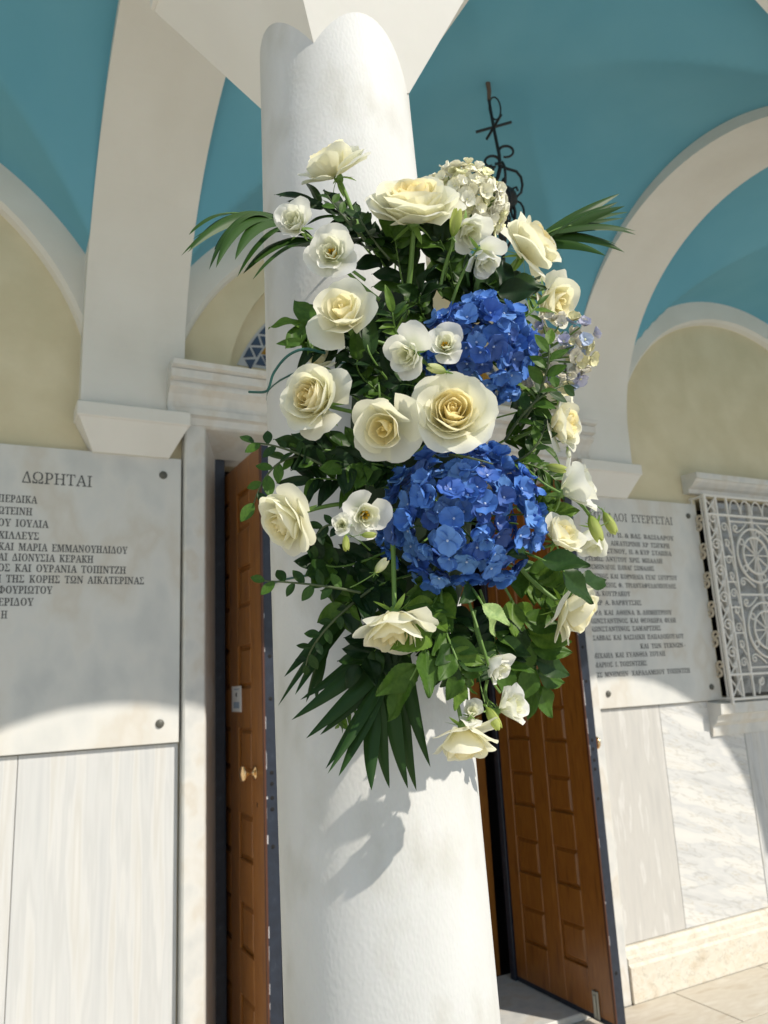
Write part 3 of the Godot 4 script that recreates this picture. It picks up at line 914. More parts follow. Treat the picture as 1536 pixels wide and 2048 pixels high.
func columns() -> void:
	for k in [0, -1, 1, 2, -2, 3]:
		var at := Vector3(MID - 0.001 + BAY * (k - 0.5), 0, 2.13)
		var label: String = ["round white column carrying the flower bouquet", "round white column one bay right of the bouquet", "round white column two bays right of the bouquet", "round white column three bays right of the bouquet", "round white column two bays left of the bouquet", "round white column one bay left of the bouquet"][k]
		var o := thing("column", label, "column", at, "columns of the porch arcade")
		var pr := PackedVector2Array()
		for y in [[0.10, 0.152], [0.6, 0.1485], [1.19, 0.1452], [1.5, 0.1435], [1.75, 0.1415], [2.0, 0.1385], [2.25, 0.1345], [2.5, 0.1305], [2.88, 0.126]]:
			pr.append(Vector2(y[1], y[0]))
		var g := Geo.new()
		g.lathe(pr, 72)
		var lean := Transform3D.IDENTITY
		if k == 0:
			# this old shaft stands a hair out of plumb
			var b := Basis(Vector3(0.459, 0, -0.888).normalized(), -0.0185)
			lean = Transform3D(b, Vector3(0, 1.75, 0) - b * Vector3(0, 1.75, 0))
		part("shaft", g.mesh(), M.column, o, lean)
		var ig := Geo.new()
		var lo := 2.535
		var hi := 2.884
		for j in 4:
			var c0 := Vector2(1, 1).rotated(j * PI / 2)
			var c1 := Vector2(1, 1).rotated((j + 1) * PI / 2)
			var d0 := 0.235 if c0.y > 0 else 0.276
			var d1 := 0.235 if c1.y > 0 else 0.276
			ig.outward([Vector3(c0.x * 0.084, lo, c0.y * 0.084), Vector3(c1.x * 0.084, lo, c1.y * 0.084), Vector3(c1.x * (0.258 if c1.y > 0 else 0.276), hi, c1.y * d1), Vector3(c0.x * (0.258 if c0.y > 0 else 0.276), hi, c0.y * d0)], Vector3(0, 2.7, 0))
		part("impost", ig.mesh(), M.white, o)
		var bg := Geo.new()
		var bp := PackedVector2Array([Vector2(0.152, 0.16), Vector2(0.165, 0.155), Vector2(0.168, 0.14)])
		for j in 9:
			var a := PI / 2 - PI * j / 8
			bp.append(Vector2(0.175 + cos(a) * 0.025, 0.11 + sin(a) * 0.028))
		bp.append(Vector2(0.17, 0.08))
		bg.lathe(bp, 48)
		bg.box(Vector3(0, 0.04, 0), Vector3(0.42, 0.084, 0.42), 0.006)
		part("base", bg.mesh(), M.marble, o)

func lantern() -> void:
	# hangs from the crown of the middle vault; its flat scrollwork stands in four wings
	var top := Vector3(1.7750, 3.9850, 0.9631)
	var o := thing("hanging_lantern", "black wrought iron lantern hanging from the blue vault", "lantern", top)
	var wire := func(called: String, path: PackedVector3Array, r0: float, r1: float, m: Material) -> void:
		var g := Geo.new()
		g.tube(path, r0, r1, 7)
		part(called, g.mesh(), m, o)
	var A := Vector3(0.8880, 0.0000, 0.4598)
	var at := func(x: float, y: float, z := 0.0) -> Vector3:
		return A * x + Vector3(0, y, 0) + Vector3(-A.z, 0, A.x) * z
	wire.call("ceiling_hook", PackedVector3Array([at.call(0, 0.06), at.call(0.004, -0.03), at.call(0.0, -0.075)]), 0.011, 0.008, M.rust)
	var loop := PackedVector3Array()
	for k in 15: loop.append(at.call(0.022 + cos(TAU * k / 14) * 0.024, -0.115 + sin(TAU * k / 14) * 0.055))
	wire.call("ring", loop, 0.0035, 0.0035, M.iron)
	wire.call("rod", PackedVector3Array([at.call(0.0, -0.07), at.call(0.004, -0.14), at.call(0.012, -0.24), at.call(0.022, -0.34), at.call(0.020, -0.40)]), 0.0065, 0.0075, M.iron)
	for k in [[0.075, 0.0, 0.02], [0.02, 0.07, 0.0]]:
		wire.call("crossbar", PackedVector3Array([at.call(0.010 - k[0], -0.205 - k[2], -k[1]), at.call(0.010, -0.205), at.call(0.010 + k[0], -0.205 + k[2], k[1])]), 0.006, 0.006, M.iron)
	for s in [-1.0, 1.0]:
		var q := PackedVector3Array()
		for k in 19:
			var a := TAU * k / 22.0
			q.append(at.call(0.021 + s * (0.030 - cos(a) * 0.030), -0.345 + s * 0.022 + sin(a) * 0.026))
		wire.call("curl", q, 0.006, 0.0045, M.iron)
	wire.call("arm", PackedVector3Array([at.call(0.020, -0.40), at.call(0.008, -0.44), at.call(-0.022, -0.49), at.call(-0.050, -0.54), at.call(-0.052, -0.62)]), 0.0085, 0.0085, M.iron)
	# four scrolled wings and the cage
	for w in 4:
		var rot := Basis(Vector3.UP, [0.0, PI, PI / 2 + 0.3, -PI / 2 + 0.3][w])
		var put := func(x: float, y: float) -> Vector3:
			return rot * at.call(x, y)
		var q := PackedVector3Array()
		for k in [[0.02, -0.385], [0.08, -0.405], [0.13, -0.418], [0.155, -0.445], [0.160, -0.480], [0.147, -0.515], [0.118, -0.534], [0.098, -0.520], [0.100, -0.495], [0.120, -0.490], [0.126, -0.506]]:
			q.append(put.call(k[0] * (0.66 if w < 2 else 0.5), k[1]))
		wire.call("wing", q, 0.006, 0.005, M.iron)
		wire.call("cage_bar", PackedVector3Array([put.call(0.02, -0.50), put.call(0.055, -0.54), put.call(0.065, -0.60), put.call(0.055, -0.70), put.call(0.02, -0.76)]), 0.007, 0.006, M.iron)
		var c := PackedVector3Array()
		for k in 15: c.append(put.call(0.075 + cos(TAU * k / 14) * 0.026, -0.60 + sin(TAU * k / 14) * 0.045))
		wire.call("link", c, 0.0045, 0.0045, M.iron)
		wire.call("curl", PackedVector3Array([put.call(0.065, -0.64), put.call(0.085, -0.68), put.call(0.07, -0.72), put.call(0.055, -0.70)]), 0.0045, 0.004, M.iron)
	var pr := PackedVector2Array([Vector2(0.001, -0.50), Vector2(0.05, -0.505), Vector2(0.075, -0.53), Vector2(0.078, -0.56), Vector2(0.045, -0.60), Vector2(0.03, -0.64), Vector2(0.045, -0.66), Vector2(0.012, -0.69), Vector2(0.009, -0.78), Vector2(0.006, -0.88), Vector2(0.001, -0.90)])
	var g := Geo.new()
	g.lathe(pr, 16)
	part("canopy", g.mesh(), M.iron, o)

# ---------------------------------------------------------------- flowers
func petal_mesh(s: float, th0: float, rb: float, length: float, turn: Vector3, w: float, curl: float, ruffle: float, point: float, base: Color, edge: Color, nu := 12, nv := 11, notch := 0.26) -> ArrayMesh:
	# turn: how far the petal leans out from the flower's axis at its foot, its middle and its rim
	var prof := PackedVector2Array()
	var lean := PackedFloat32Array()
	var r := rb
	var y := 0.0
	var steps := 28
	for k in steps + 1:
		prof.append(Vector2(r, y))
		var t := float(k) / steps
		var ph := lerpf(turn.x, turn.y, smoothstep(0.0, 0.5, t)) + (turn.z - turn.y) * pow(clampf((t - 0.45) / 0.55, 0.0, 1.0), 1.6)
		lean.append(ph)
		r = maxf(r + sin(ph) * length / steps, s * 0.01)
		y += cos(ph) * length / steps
	var q := PackedVector3Array()
	var col := PackedColorArray()
	var f1 := rng.randf_range(3.0, 5.5)
	var a1 := rng.randf() * TAU
	var a2 := rng.randf() * TAU
	var lop := rng.randf_range(-0.16, 0.16)
	var fold := rng.randf_range(0.2, 1.3)
	var fold2 := rng.randf_range(0.2, 1.3)
	var nick := rng.randf_range(-0.8, 0.8)
	var deep := rng.randf_range(0.03, 0.11) if rng.randf() < 0.45 else 0.0
	for v in nv + 1:
		for u in nu + 1:
			var x := u * 2.0 / nu - 1.0
			var t := float(v) / nv
			var top := 1.0 - notch * pow(absf(x + lop), 2.4) + point * exp(-pow((x + lop) * 3.2, 2.0)) - point + 0.04 * sin(x * f1 + a1) * (0.3 + ruffle * 7.0) - deep * exp(-pow((x - nick) * 7.0, 2.0))
			var at := clampf(t * top, 0.0, 1.0) * steps
			var k := mini(int(at), steps - 1)
			var pr := prof[k].lerp(prof[k + 1], at - k)
			var wide := w * (0.70 + 0.30 * sin(minf(t * 1.3, 1.0) * PI * 0.5))
			var ang := th0 + x * wide
			var e := pow(absf(x), 2.6) * smoothstep(0.25, 1.0, t) * (fold if x > 0 else fold2)
			var ph := lean[k]
			# the rolled edges bend away along the petal's own outer face
			var out := Vector2(cos(ph), -sin(ph)) * s * (curl * e + ruffle * t * t * sin(x * f1 * 1.7 + a2) + 0.010 * sin(t * 5.0 + x * 2.0 + a1))
			var rr := pr.x + out.x + s * 0.03 * x
			var yy := pr.y + out.y
			q.append(Vector3(rr * sin(ang), yy, rr * cos(ang)))
			col.append(base.lerp(edge, smoothstep(0.0, 0.8, t)))
	var g := Geo.new()
	g.sheet(q, nu, nv, col)
	return g.mesh()

func bloom(o: Node3D, at: Vector3, dir: Vector3, s: float, open: float, count: int, look: Dictionary) -> void:
	# petals from the heart outwards, each a mesh of its own; at is where they join the stem, in the thing's own axes
	var b := frame(dir, Vector3(0.2, 0.9, 0.4)).rotated(dir.normalized(), rng.randf() * TAU)
	var tip := dir.normalized().cross(Vector3(rng.randf_range(-1, 1), rng.randf_range(-1, 1), rng.randf_range(-1, 1))).normalized()
	for k in count:
		var t := float(k) / (count - 1)
		var j := rng.randf_range(-1.0, 1.0)
		var h: Vector3 = look.heart_turn
		var m: Vector3 = look.mid_turn
		var e: Vector3 = look.shut_turn.lerp(look.wide_turn, open)
		m = m * lerpf(0.55, 1.0, open)
		var tr := h.lerp(m, smoothstep(0.0, 0.5, t)) if t < 0.5 else m.lerp(e, smoothstep(0.45, 1.0, t))
		tr += Vector3(3, 6, 14) * j * t
		if t > 0.6 and rng.randf() < look.flop:
			tr += Vector3(14, 28, 45)
		tr = tr * (PI / 180.0)
		var heart: Color = look.heart
		var outer: Color = look.outer
		var tint := heart.lerp(outer, smoothstep(0.1, 0.72, t))
		tint = tint * (1.0 + 0.03 * j)
		var foot: Color = tint.lerp(look.foot, 0.5)
		var mesh := petal_mesh(s, k * 2.39996 + j * 0.3, s * lerpf(0.015, look.rb, t), s * (lerpf(look.l0, look.l1, pow(t, 0.8)) + 0.06 * j * t), tr, lerpf(look.w0, look.w1, pow(t, 0.5)), look.curl * t, look.ruffle * (0.3 + 0.7 * t), look.point * t * (0.6 + 0.5 * absf(j)), foot, tint)
		# a slight sway of each petal, more towards the outside, so that no two rings match
		var sway := Basis(tip.rotated(dir.normalized(), j * 3.0), deg_to_rad(3.0 + 5.0 * t) * j)
		part("petal", mesh, M[look.mat], o, Transform3D(sway * b, at))

func greens(o: Node3D, at: Vector3, dir: Vector3, s: float, stem_to: Vector3, sepals := 5, bend := Vector3.ZERO) -> void:
	var b := frame(dir, Vector3(0.3, 0.8, 0.4))
	var g := Geo.new()
	var pr := PackedVector2Array()
	for k in 9:
		var a := PI * k / 8
		pr.append(Vector2(maxf(sin(a) * s * 0.13, 0.0004), -cos(a) * s * 0.17 - s * 0.05))
	g.lathe(pr, 10, Transform3D(b, at))
	part("calyx", g.mesh(), M.sepal, o)
	for k in sepals:
		var m := leaf_mesh(0.2, 0.12, rng.randf_range(-0.3, 0.35), 0.0, 7)
		var out := b * Vector3(cos(k * TAU / sepals), rng.randf_range(-0.75, -0.25), sin(k * TAU / sepals))
		var lf := s * rng.randf_range(0.5, 0.75)
		var fb := frame(out, dir)
		part("sepal", m, M.sepal, o, Transform3D(Basis(fb.x * lf, fb.y * lf, fb.z * lf), at - dir.normalized() * s * 0.04))
	var t := Geo.new()
	var from := at - dir.normalized() * s * 0.15
	t.tube(curve3(from, (from + stem_to) * 0.5 - dir.normalized() * s * 0.25 + bend, stem_to, 10), s * 0.055, s * 0.065, 8)
	part("stem", t.mesh(), M.stem, o)

func rose(label: String, at: Vector3, dir: Vector3, s: float, open: float, sd: int, stem_to: Vector3, count := 30, tone := 0.0) -> void:
	rng.seed = sd
	dir = dir.normalized()
	var base := at - dir * s * 0.42
	var o := thing("rose", label, "rose", base, "cream roses of the bouquet")
	var look := {"heart_turn": Vector3(12, -3, -14), "mid_turn": Vector3(64, 26, -10), "shut_turn": Vector3(72, 18, 42), "wide_turn": Vector3(80, 50, 108), "rb": 0.10, "l0": 0.70, "l1": 1.08, "w0": 2.3, "w1": 0.90, "curl": 0.20, "ruffle": 0.030, "point": 0.07, "flop": 0.18, "mat": "petal",
		"heart": Color(0.97, 0.86, 0.52).lerp(Color(0.95, 0.91, 0.70), tone), "outer": Color(0.94, 0.93, 0.83), "foot": Color(0.93, 0.86, 0.52)}
	bloom(o, Vector3.ZERO, dir, s, open, count, look)
	greens(o, Vector3.ZERO, dir, s, stem_to - base)

func lisianthus(label: String, at: Vector3, dir: Vector3, s: float, open: float, sd: int, stem_to: Vector3, eye := true, count := 12, bend := Vector3.ZERO) -> void:
	rng.seed = sd
	dir = dir.normalized()
	var base := at - dir * s * 0.45
	var o := thing("lisianthus", label, "lisianthus", base, "white lisianthus of the bouquet")
	var look := {"heart_turn": Vector3(22, 8, 2), "mid_turn": Vector3(42, 22, 26), "shut_turn": Vector3(48, 10, 18), "wide_turn": Vector3(62, 52, 84), "rb": 0.05, "l0": 0.86, "l1": 1.10, "w0": 1.5, "w1": 1.0, "curl": 0.06, "ruffle": 0.055, "point": 0.02, "flop": 0.08, "mat": "white_petal",
		"heart": Color(0.88, 0.88, 0.74), "outer": Color(0.90, 0.90, 0.885), "foot": Color(0.66, 0.72, 0.32)}
	bloom(o, Vector3.ZERO, dir, s, open, count, look)
	if eye:
		var b := frame(dir, Vector3.UP)
		for k in 6:
			var g := Geo.new()
			var d := b * Vector3(cos(k * 1.05) * 0.28, 1.0, sin(k * 1.05) * 0.28)
			g.tube(PackedVector3Array([Vector3.ZERO, d * s * 0.2, d * s * 0.4]), s * 0.02, s * 0.02, 5)
			var tip := PackedVector2Array()
			for a in 7:
				tip.append(Vector2(maxf(sin(PI * a / 6) * s * 0.055, 0.0002), -cos(PI * a / 6) * s * 0.09))
			g.lathe(tip, 7, Transform3D(frame(d, Vector3.RIGHT), d * s * 0.42))
			part("stamen", g.mesh(), M.yellow, o)
	greens(o, Vector3.ZERO, dir, s, stem_to - base, 5, bend)

func bud(label: String, at: Vector3, dir: Vector3, length: float, wide: float, sd: int, stem_to: Vector3, called := "flower_bud", white := 0.0) -> void:
	rng.seed = sd
	dir = dir.normalized()
	var o := thing(called, label, "flower bud", at - dir * length * 0.5, "closed buds of the bouquet")
	var b := frame(dir, Vector3(0.3, 0.8, 0.4)).rotated(dir, rng.randf() * TAU)
	for k in 4:
		var m := petal_mesh(wide, k * TAU / 4, wide * 0.08, length * 1.05, Vector3(0.62, 0.05, -0.42 - 0.05 * k), 1.25, 0.02, 0.02, 0.0, Color(0.30, 0.42, 0.07), Color(0.56, 0.62, 0.20).lerp(Color(0.86, 0.86, 0.76), white), 8, 10, 0.5)
		part("petal", m, M.white_petal, o, Transform3D(b, Vector3.ZERO))
	greens(o, Vector3.ZERO, dir, wide * 1.6, stem_to - o.position, 4)

func floret_petal(variant: int) -> ArrayMesh:
	var key := "floret%d" % variant
	if cache.has(key): return cache[key]
	var keep := rng.state
	rng.seed = 900 + variant
	var q := PackedVector3Array()
	var col := PackedColorArray()
	var cup := rng.randf_range(-0.25, 0.42)
	var rip := rng.randf_range(0.03, 0.09)
	var a := rng.randf() * TAU
	var nu := 6
	var nv := 6
	for v in nv + 1:
		for u in nu + 1:
			var x := u * 2.0 / nu - 1.0
			var t := float(v) / nv
			var w := 0.10 + 0.56 * pow(sin(PI * minf(t * 0.86 + 0.03, 1.0)), 0.75)
			if t > 0.98: w = 0.14
			var top := 1.0 - 0.08 * x * x
			q.append(Vector3(x * w, t * top, -cup * t * t - 0.16 * x * x * w + rip * sin(x * 5.0 + t * 3.0 + a) + 0.05 * exp(-x * x * 30.0) * t))
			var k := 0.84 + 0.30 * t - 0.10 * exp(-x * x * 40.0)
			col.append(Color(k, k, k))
	var g := Geo.new()
	g.sheet(q, nu, nv, col)
	cache[key] = g.mesh()
	rng.state = keep
	return cache[key]

func hydrangea(label: String, at: Vector3, dir: Vector3, radii: Vector3, count: int, fs: float, sd: int, mats: Array, stem_to: Vector3, group: String, reach := -0.35) -> void:
	rng.seed = sd
	dir = dir.normalized()
	var o := thing("hydrangea", label, "hydrangea", at)
	var b := Basis(Vector3.UP.cross(dir).normalized(), Vector3.UP, dir)
	b.y = dir.cross(b.x).normalized()
	var eye := Geo.new()
	var pr := PackedVector2Array()
	for k in 7:
		pr.append(Vector2(maxf(sin(PI * k / 6) * 0.0016, 0.0001), -cos(PI * k / 6) * 0.0012))
	eye.lathe(pr, 7)
	var em := eye.mesh()
	for k in count:
		var zz := lerpf(1.0, reach, (k + 0.5) / count)
		var rr := sqrt(maxf(0.0, 1.0 - zz * zz))
		var a := k * 2.39996 + rng.randf_range(-0.25, 0.25)
		var dv := Vector3(rr * cos(a), rr * sin(a), zz)
		var lump := rng.randf_range(0.84, 1.08) * (0.76 if k % 4 == 1 else 1.0)
		var pos := b * (dv * radii * lump)
		var nrm := (b * (dv / radii)).normalized()
		nrm = (nrm + Vector3(rng.randf_range(-1, 1), rng.randf_range(-1, 1), rng.randf_range(-1, 1)) * 0.34).normalized()
		var fb := frame(nrm, Vector3(rng.randf_range(-1, 1), rng.randf_range(-1, 1), rng.randf_range(-1, 1)))
		var f := part("floret", em, M.floret_eye if mats[0].begins_with("blue") else M.ivory_b, o, Transform3D(fb, pos))
		var size := fs * rng.randf_range(0.8, 1.15)
		var m: Material = M[mats[rng.randi() % mats.size()]]
		var tilt := rng.randf_range(-0.1, 0.7)
		for j in 4:
			var turn := Basis(Vector3.UP, j * PI / 2 + rng.randf_range(-0.15, 0.15))
			var lean := Basis(Vector3.RIGHT, PI / 2 - tilt + rng.randf_range(-0.2, 0.2))
			var lift := turn * Vector3(0, -0.0006 - 0.0008 * (j % 2), 0)
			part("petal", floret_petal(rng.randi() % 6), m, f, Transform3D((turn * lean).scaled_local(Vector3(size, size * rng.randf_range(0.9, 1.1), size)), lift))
	var inner := Geo.new()
	for k in 14:
		var zz := rng.randf_range(-0.2, 0.9)
		var a := k * 2.39996
		var rr := sqrt(1.0 - zz * zz)
		inner.tube(curve3(b * Vector3(0, 0, -radii.z * 0.8), b * Vector3(rr * cos(a), rr * sin(a), zz - 0.6) * radii * 0.4, b * (Vector3(rr * cos(a), rr * sin(a), zz) * radii * 0.86), 5), 0.0022, 0.001, 5)
	inner.tube(curve3(b * Vector3(0, 0, -radii.z * 0.6), (stem_to - at) * 0.5, stem_to - at, 6), 0.004, 0.004, 7)
	part("stem", inner.mesh(), M.stem, o)

# ---------------------------------------------------------------- leaves
func leaf_mesh(ratio: float, fold: float, bend: float, wave: float, nv := 12, saw := 0.0, broad := 0.8) -> ArrayMesh:
	var q := PackedVector3Array()
	var col := PackedColorArray()
	var nu := 8
	for v in nv + 1:
		var t := float(v) / nv
		var w := ratio * pow(maxf(sin(PI * pow(t, broad)), 0.0), 0.85) * 0.5 + 0.006 * (1.0 - t)
		if saw > 0.0 and v % 2 == 1: w *= 1.0 + saw
		for u in nu + 1:
			var x := u * 2.0 / nu - 1.0
			x = signf(x) * pow(absf(x), 1.5)
			var z := -bend * t * t + fold * absf(x) * w * 2.0 + wave * sin(t * 9.0 + x * 2.0) * absf(x) * ratio
			q.append(Vector3(x * w, t - absf(bend) * 0.25 * t * t, z))
			# pale midrib, faint side veins
			var k := 1.9 if u == nu / 2 else (0.92 if (v + absi(u - nu / 2)) % 3 else 1.16)
			col.append(Color(k, k, k))
	var g := Geo.new()
	g.sheet(q, nu, nv, col)
	return g.mesh()

func leaf_kind(kind: String, variant: int) -> ArrayMesh:
	var key := "%s%d" % [kind, variant]
	if not cache.has(key):
		var r := RandomNumberGenerator.new()
		r.seed = hash(key)
		match kind:
			"oval": cache[key] = leaf_mesh(0.50, 0.10, r.randf_range(-0.12, 0.22), 0.02, 12, 0.0, 0.92)
			"broad": cache[key] = leaf_mesh(0.56, 0.16, r.randf_range(-0.2, 0.4), 0.10, 16, 0.0, 0.72)
			"toothed": cache[key] = leaf_mesh(0.52, 0.14, r.randf_range(-0.25, 0.35), 0.08, 26, 0.07, 0.74)
			"lance": cache[key] = leaf_mesh(0.30, 0.14, r.randf_range(-0.15, 0.3), 0.04, 14, 0.0, 0.70)
	return cache[key]

func put_leaf(o: Node3D, kind: String, m: Material, at: Vector3, dir: Vector3, face: Vector3, length: float, label := "") -> void:
	var b := frame(dir, face)
	var l := part("leaf", leaf_kind(kind, rng.randi() % 5), m, o, Transform3D(Basis(b.x * length, b.y * length, b.z * length), at))
	if label: l.set_meta("label", label)

func sprig(called: String, label: String, category: String, a: Vector3, b: Vector3, c: Vector3, face: Vector3, count: int, length: float, kind: String, mats: Array, sd: int, splay := 0.85, group := "", thick := 0.0016) -> Node3D:
	rng.seed = sd
	var o := thing(called, label, category, a, group)
	var path := curve3(Vector3.ZERO, b - a, c - a, 14)
	var g := Geo.new()
	g.tube(path, thick, thick * 0.5, 7)
	part("stem", g.mesh(), M.stem if kind != "oval" else M.twig, o)
	for k in count:
		var t := lerpf(0.22, 1.0, float(k) / maxf(count - 1, 1))
		var x := t * 13.999
		var j := mini(int(x), 13)
		var at := path[j].lerp(path[j + 1], x - j)
		var along := (path[j + 1] - path[j]).normalized()
		var side := along.cross(face).normalized() * (1.0 if k % 2 == 0 else -1.0)
		if k == count - 1: side *= 0.15
		var f := face + Vector3(rng.randf_range(-1, 1), rng.randf_range(-1, 1), rng.randf_range(-1, 1)) * 0.45
		var dir := along * rng.randf_range(0.45, 0.8) + side * splay * rng.randf_range(0.8, 1.2) + face * rng.randf_range(-0.25, 0.3)
		put_leaf(o, kind, M[mats[rng.randi() % mats.size()]], at, dir, f, length * rng.randf_range(0.78, 1.12))
	return o

func frond(label: String, spine: PackedVector3Array, leaflets: Array, face: Vector3, sd: int, m := "palm") -> void:
	# leaflets: [share of the spine, tip, sag, width]
	rng.seed = sd
	var at := spine[0]
	var o := thing("palm_frond", label, "palm frond", at, "palm fronds of the bouquet")
	var path := curve3(Vector3.ZERO, spine[1] - at, spine[2] - at, 16)
	var g := Geo.new()
	g.tube(path, 0.0022, 0.0009, 7)
	part("midrib", g.mesh(), M.stem, o)
	for l in leaflets:
		var x: float = l[0] * 15.999
		var j := mini(int(x), 15)
		var base := path[j].lerp(path[j + 1], x - j)
		var along := (path[j + 1] - path[j]).normalized()
		var tip: Vector3 = l[1] - at
		var reach := (tip - base).length()
		var dir := ((tip - base).normalized() + along * 0.5).normalized()
		var ctl: Vector3 = base + dir * reach * 0.5 + Vector3(0, l[2] * reach, 0)
		var q := PackedVector3Array()
		var nv := 18
		var f := (face + Vector3(rng.randf_range(-1, 1), rng.randf_range(-1, 1), rng.randf_range(-1, 1)) * 0.35).normalized()
		for v in nv + 1:
			var t := float(v) / nv
			var pos := base * (1 - t) * (1 - t) + ctl * 2 * t * (1 - t) + tip * t * t
			var d := ((ctl - base) * (1 - t) + (tip - ctl) * t).normalized()
			var side := d.cross(f).normalized()
			var w: float = l[3] * (pow(sin(PI * pow(clampf(t, 0.0, 1.0), 0.72)), 0.8) * 0.5 + 0.02 * (1.0 - t))
			for u in 5:
				var s := u * 0.5 - 1.0
				q.append(pos + side * s * w + side.cross(d) * absf(s) * w * -0.35)
		var lg := Geo.new()
		lg.sheet(q, 4, nv)
		part("leaflet", lg.mesh(), M[m], o)

func bouquet() -> void:
	var foam := thing("flower_holder", "dark green flower holder tied to the column, hidden among the leaves", "flower holder", Vector3(0.5300, 1.8600, 2.2750))
	var fg := Geo.new()
	var fp := PackedVector2Array()
	for k in 17: fp.append(Vector2(maxf(sin(PI * k / 16) * 0.085, 0.0005), -cos(PI * k / 16) * 0.27))
	fg.lathe(fp, 20)
	part("foam", fg.mesh(), M.foam, foam)
	for y in [-0.16, 0.14]:
		var band := Geo.new()
		var bq := PackedVector3Array()
		for k in 33: bq.append(Vector3(sin(TAU * k / 32) * 0.1435 - 0.008, y, cos(TAU * k / 32) * 0.1435 - 0.145))
		band.tube(bq, 0.0016, 0.0016, 5)
		part("tie_wire", band.mesh(), M.wire, foam)
	rose("cream rose topmost in the bouquet, on a bare stem, seen from its side", Vector3(0.3808, 2.2308, 2.3651), Vector3(-0.6033, 0.7633, 0.2313), 0.0491, 0.72, 101, Vector3(0.4044, 2.1089, 2.3963), 24, 0.60)
	rose("wide full cream rose near the top, facing up, beside the greenish white hydrangea", Vector3(0.4477, 2.1311, 2.4571), Vector3(-0.4181, 0.5857, 0.6944), 0.0599, 0.92, 102, Vector3(0.4626, 2.0040, 2.3924), 40, 0.20)
	rose("cream rose at the upper right, in front of the right palm frond", Vector3(0.6885, 2.1635, 2.4008), Vector3(0.3593, 0.4234, 0.8317), 0.0567, 0.85, 103, Vector3(0.6119, 2.0423, 2.4017), 34, 0.15)
	rose("drooping cream rose just above the pale faded hydrangea", Vector3(0.6588, 2.0341, 2.4620), Vector3(0.2506, -0.5145, 0.8201), 0.0450, 0.62, 104, Vector3(0.6410, 2.0895, 2.3799), 18, 0.50)
	rose("half open cream rose with pointed heart, below the two left lisianthus", Vector3(0.3513, 1.9698, 2.4457), Vector3(-0.5979, 0.1858, 0.7798), 0.0448, 0.66, 105, Vector3(0.4379, 1.9570, 2.4117), 16, 0.45)
	rose("large cream rose with peach heart at the left edge of the bouquet", Vector3(0.3184, 1.8671, 2.4246), Vector3(-0.8736, 0.0491, 0.4841), 0.0438, 0.76, 106, Vector3(0.4142, 1.8644, 2.4075), 34, 0.00)
	rose("cream rose with tight rolled heart between the two largest roses", Vector3(0.3840, 1.8238, 2.4720), Vector3(-0.6938, -0.3986, 0.5998), 0.0451, 0.70, 107, Vector3(0.4664, 1.8463, 2.4231), 16, 0.00)
	rose("largest cream rose with golden heart, above the big blue hydrangea", Vector3(0.4450, 1.8353, 2.5175), Vector3(-0.4720, 0.0883, 0.8772), 0.0497, 0.84, 108, Vector3(0.5088, 1.8450, 2.2750), 34, 0.00)
	rose("cream rose at the lower left edge, nodding left before the door leaf", Vector3(0.2983, 1.7308, 2.3840), Vector3(-0.8372, -0.5364, 0.1070), 0.0413, 0.85, 109, Vector3(0.3811, 1.7569, 2.3835), 28, 0.70)
	rose("cream rose hanging head down under the big blue hydrangea", Vector3(0.4029, 1.6054, 2.4361), Vector3(-0.2305, -0.9249, 0.3023), 0.0487, 0.86, 110, Vector3(0.4188, 1.7109, 2.4141), 20, 0.55)
	rose("lowest cream rose, hanging at the bottom right of the bouquet", Vector3(0.4928, 1.4798, 2.4252), Vector3(-0.0111, -0.9657, 0.2593), 0.0425, 0.78, 111, Vector3(0.4749, 1.5900, 2.4177), 18, 0.40)
	rose("cream rose at the right edge, pointing right before the right plaque", Vector3(0.6608, 1.6250, 2.4408), Vector3(0.5957, -0.5255, 0.6075), 0.0471, 0.68, 112, Vector3(0.6087, 1.6889, 2.4008), 22, 0.50)
	rose("cream rose at the right below the pale faded hydrangea", Vector3(0.6225, 1.8495, 2.4952), Vector3(0.4178, -0.0620, 0.9064), 0.0381, 0.66, 113, Vector3(0.6024, 1.8485, 2.4212), 22, 0.35)
	rose("small closed cream rose at the right, under the back turned white lisianthus", Vector3(0.6109, 1.7129, 2.4848), Vector3(0.0913, 0.5006, 0.8609), 0.0333, 0.50, 114, Vector3(0.6072, 1.7137, 2.4062), 16, 0.60)
	rose("cream rose half hidden behind the large left rose", Vector3(0.3509, 1.9394, 2.3790), Vector3(-0.4756, 0.7174, 0.5091), 0.0246, 0.60, 115, Vector3(0.4852, 1.9200, 2.2750), 14, 0.70)
	rose("small cream rose tucked behind the wide top rose and the left stems", Vector3(0.4722, 2.1407, 2.3706), Vector3(-0.4618, -0.1074, 0.8805), 0.0232, 0.60, 116, Vector3(0.5156, 2.0649, 2.2750), 12, 0.80)
	rose("cream rose peeping out under the right edge rose cluster, seen sideways", Vector3(0.6727, 1.9102, 2.4431), Vector3(0.3192, 0.2879, 0.9029), 0.0207, 0.60, 117, Vector3(0.5657, 1.8989, 2.2750), 14, 0.60)
	lisianthus("smaller upper white lisianthus at the left beside the left palm frond", Vector3(0.3245, 2.1181, 2.3754), Vector3(-0.7128, -0.0894, 0.6956), 0.0332, 0.80, 201, Vector3(0.4135, 2.0529, 2.3867), false, 14)
	lisianthus("white lisianthus with yellow heart, just below the smaller one at the left", Vector3(0.3496, 2.0538, 2.4266), Vector3(-0.5649, -0.1593, 0.8097), 0.0373, 0.92, 202, Vector3(0.4271, 2.0218, 2.3988), true, 14)
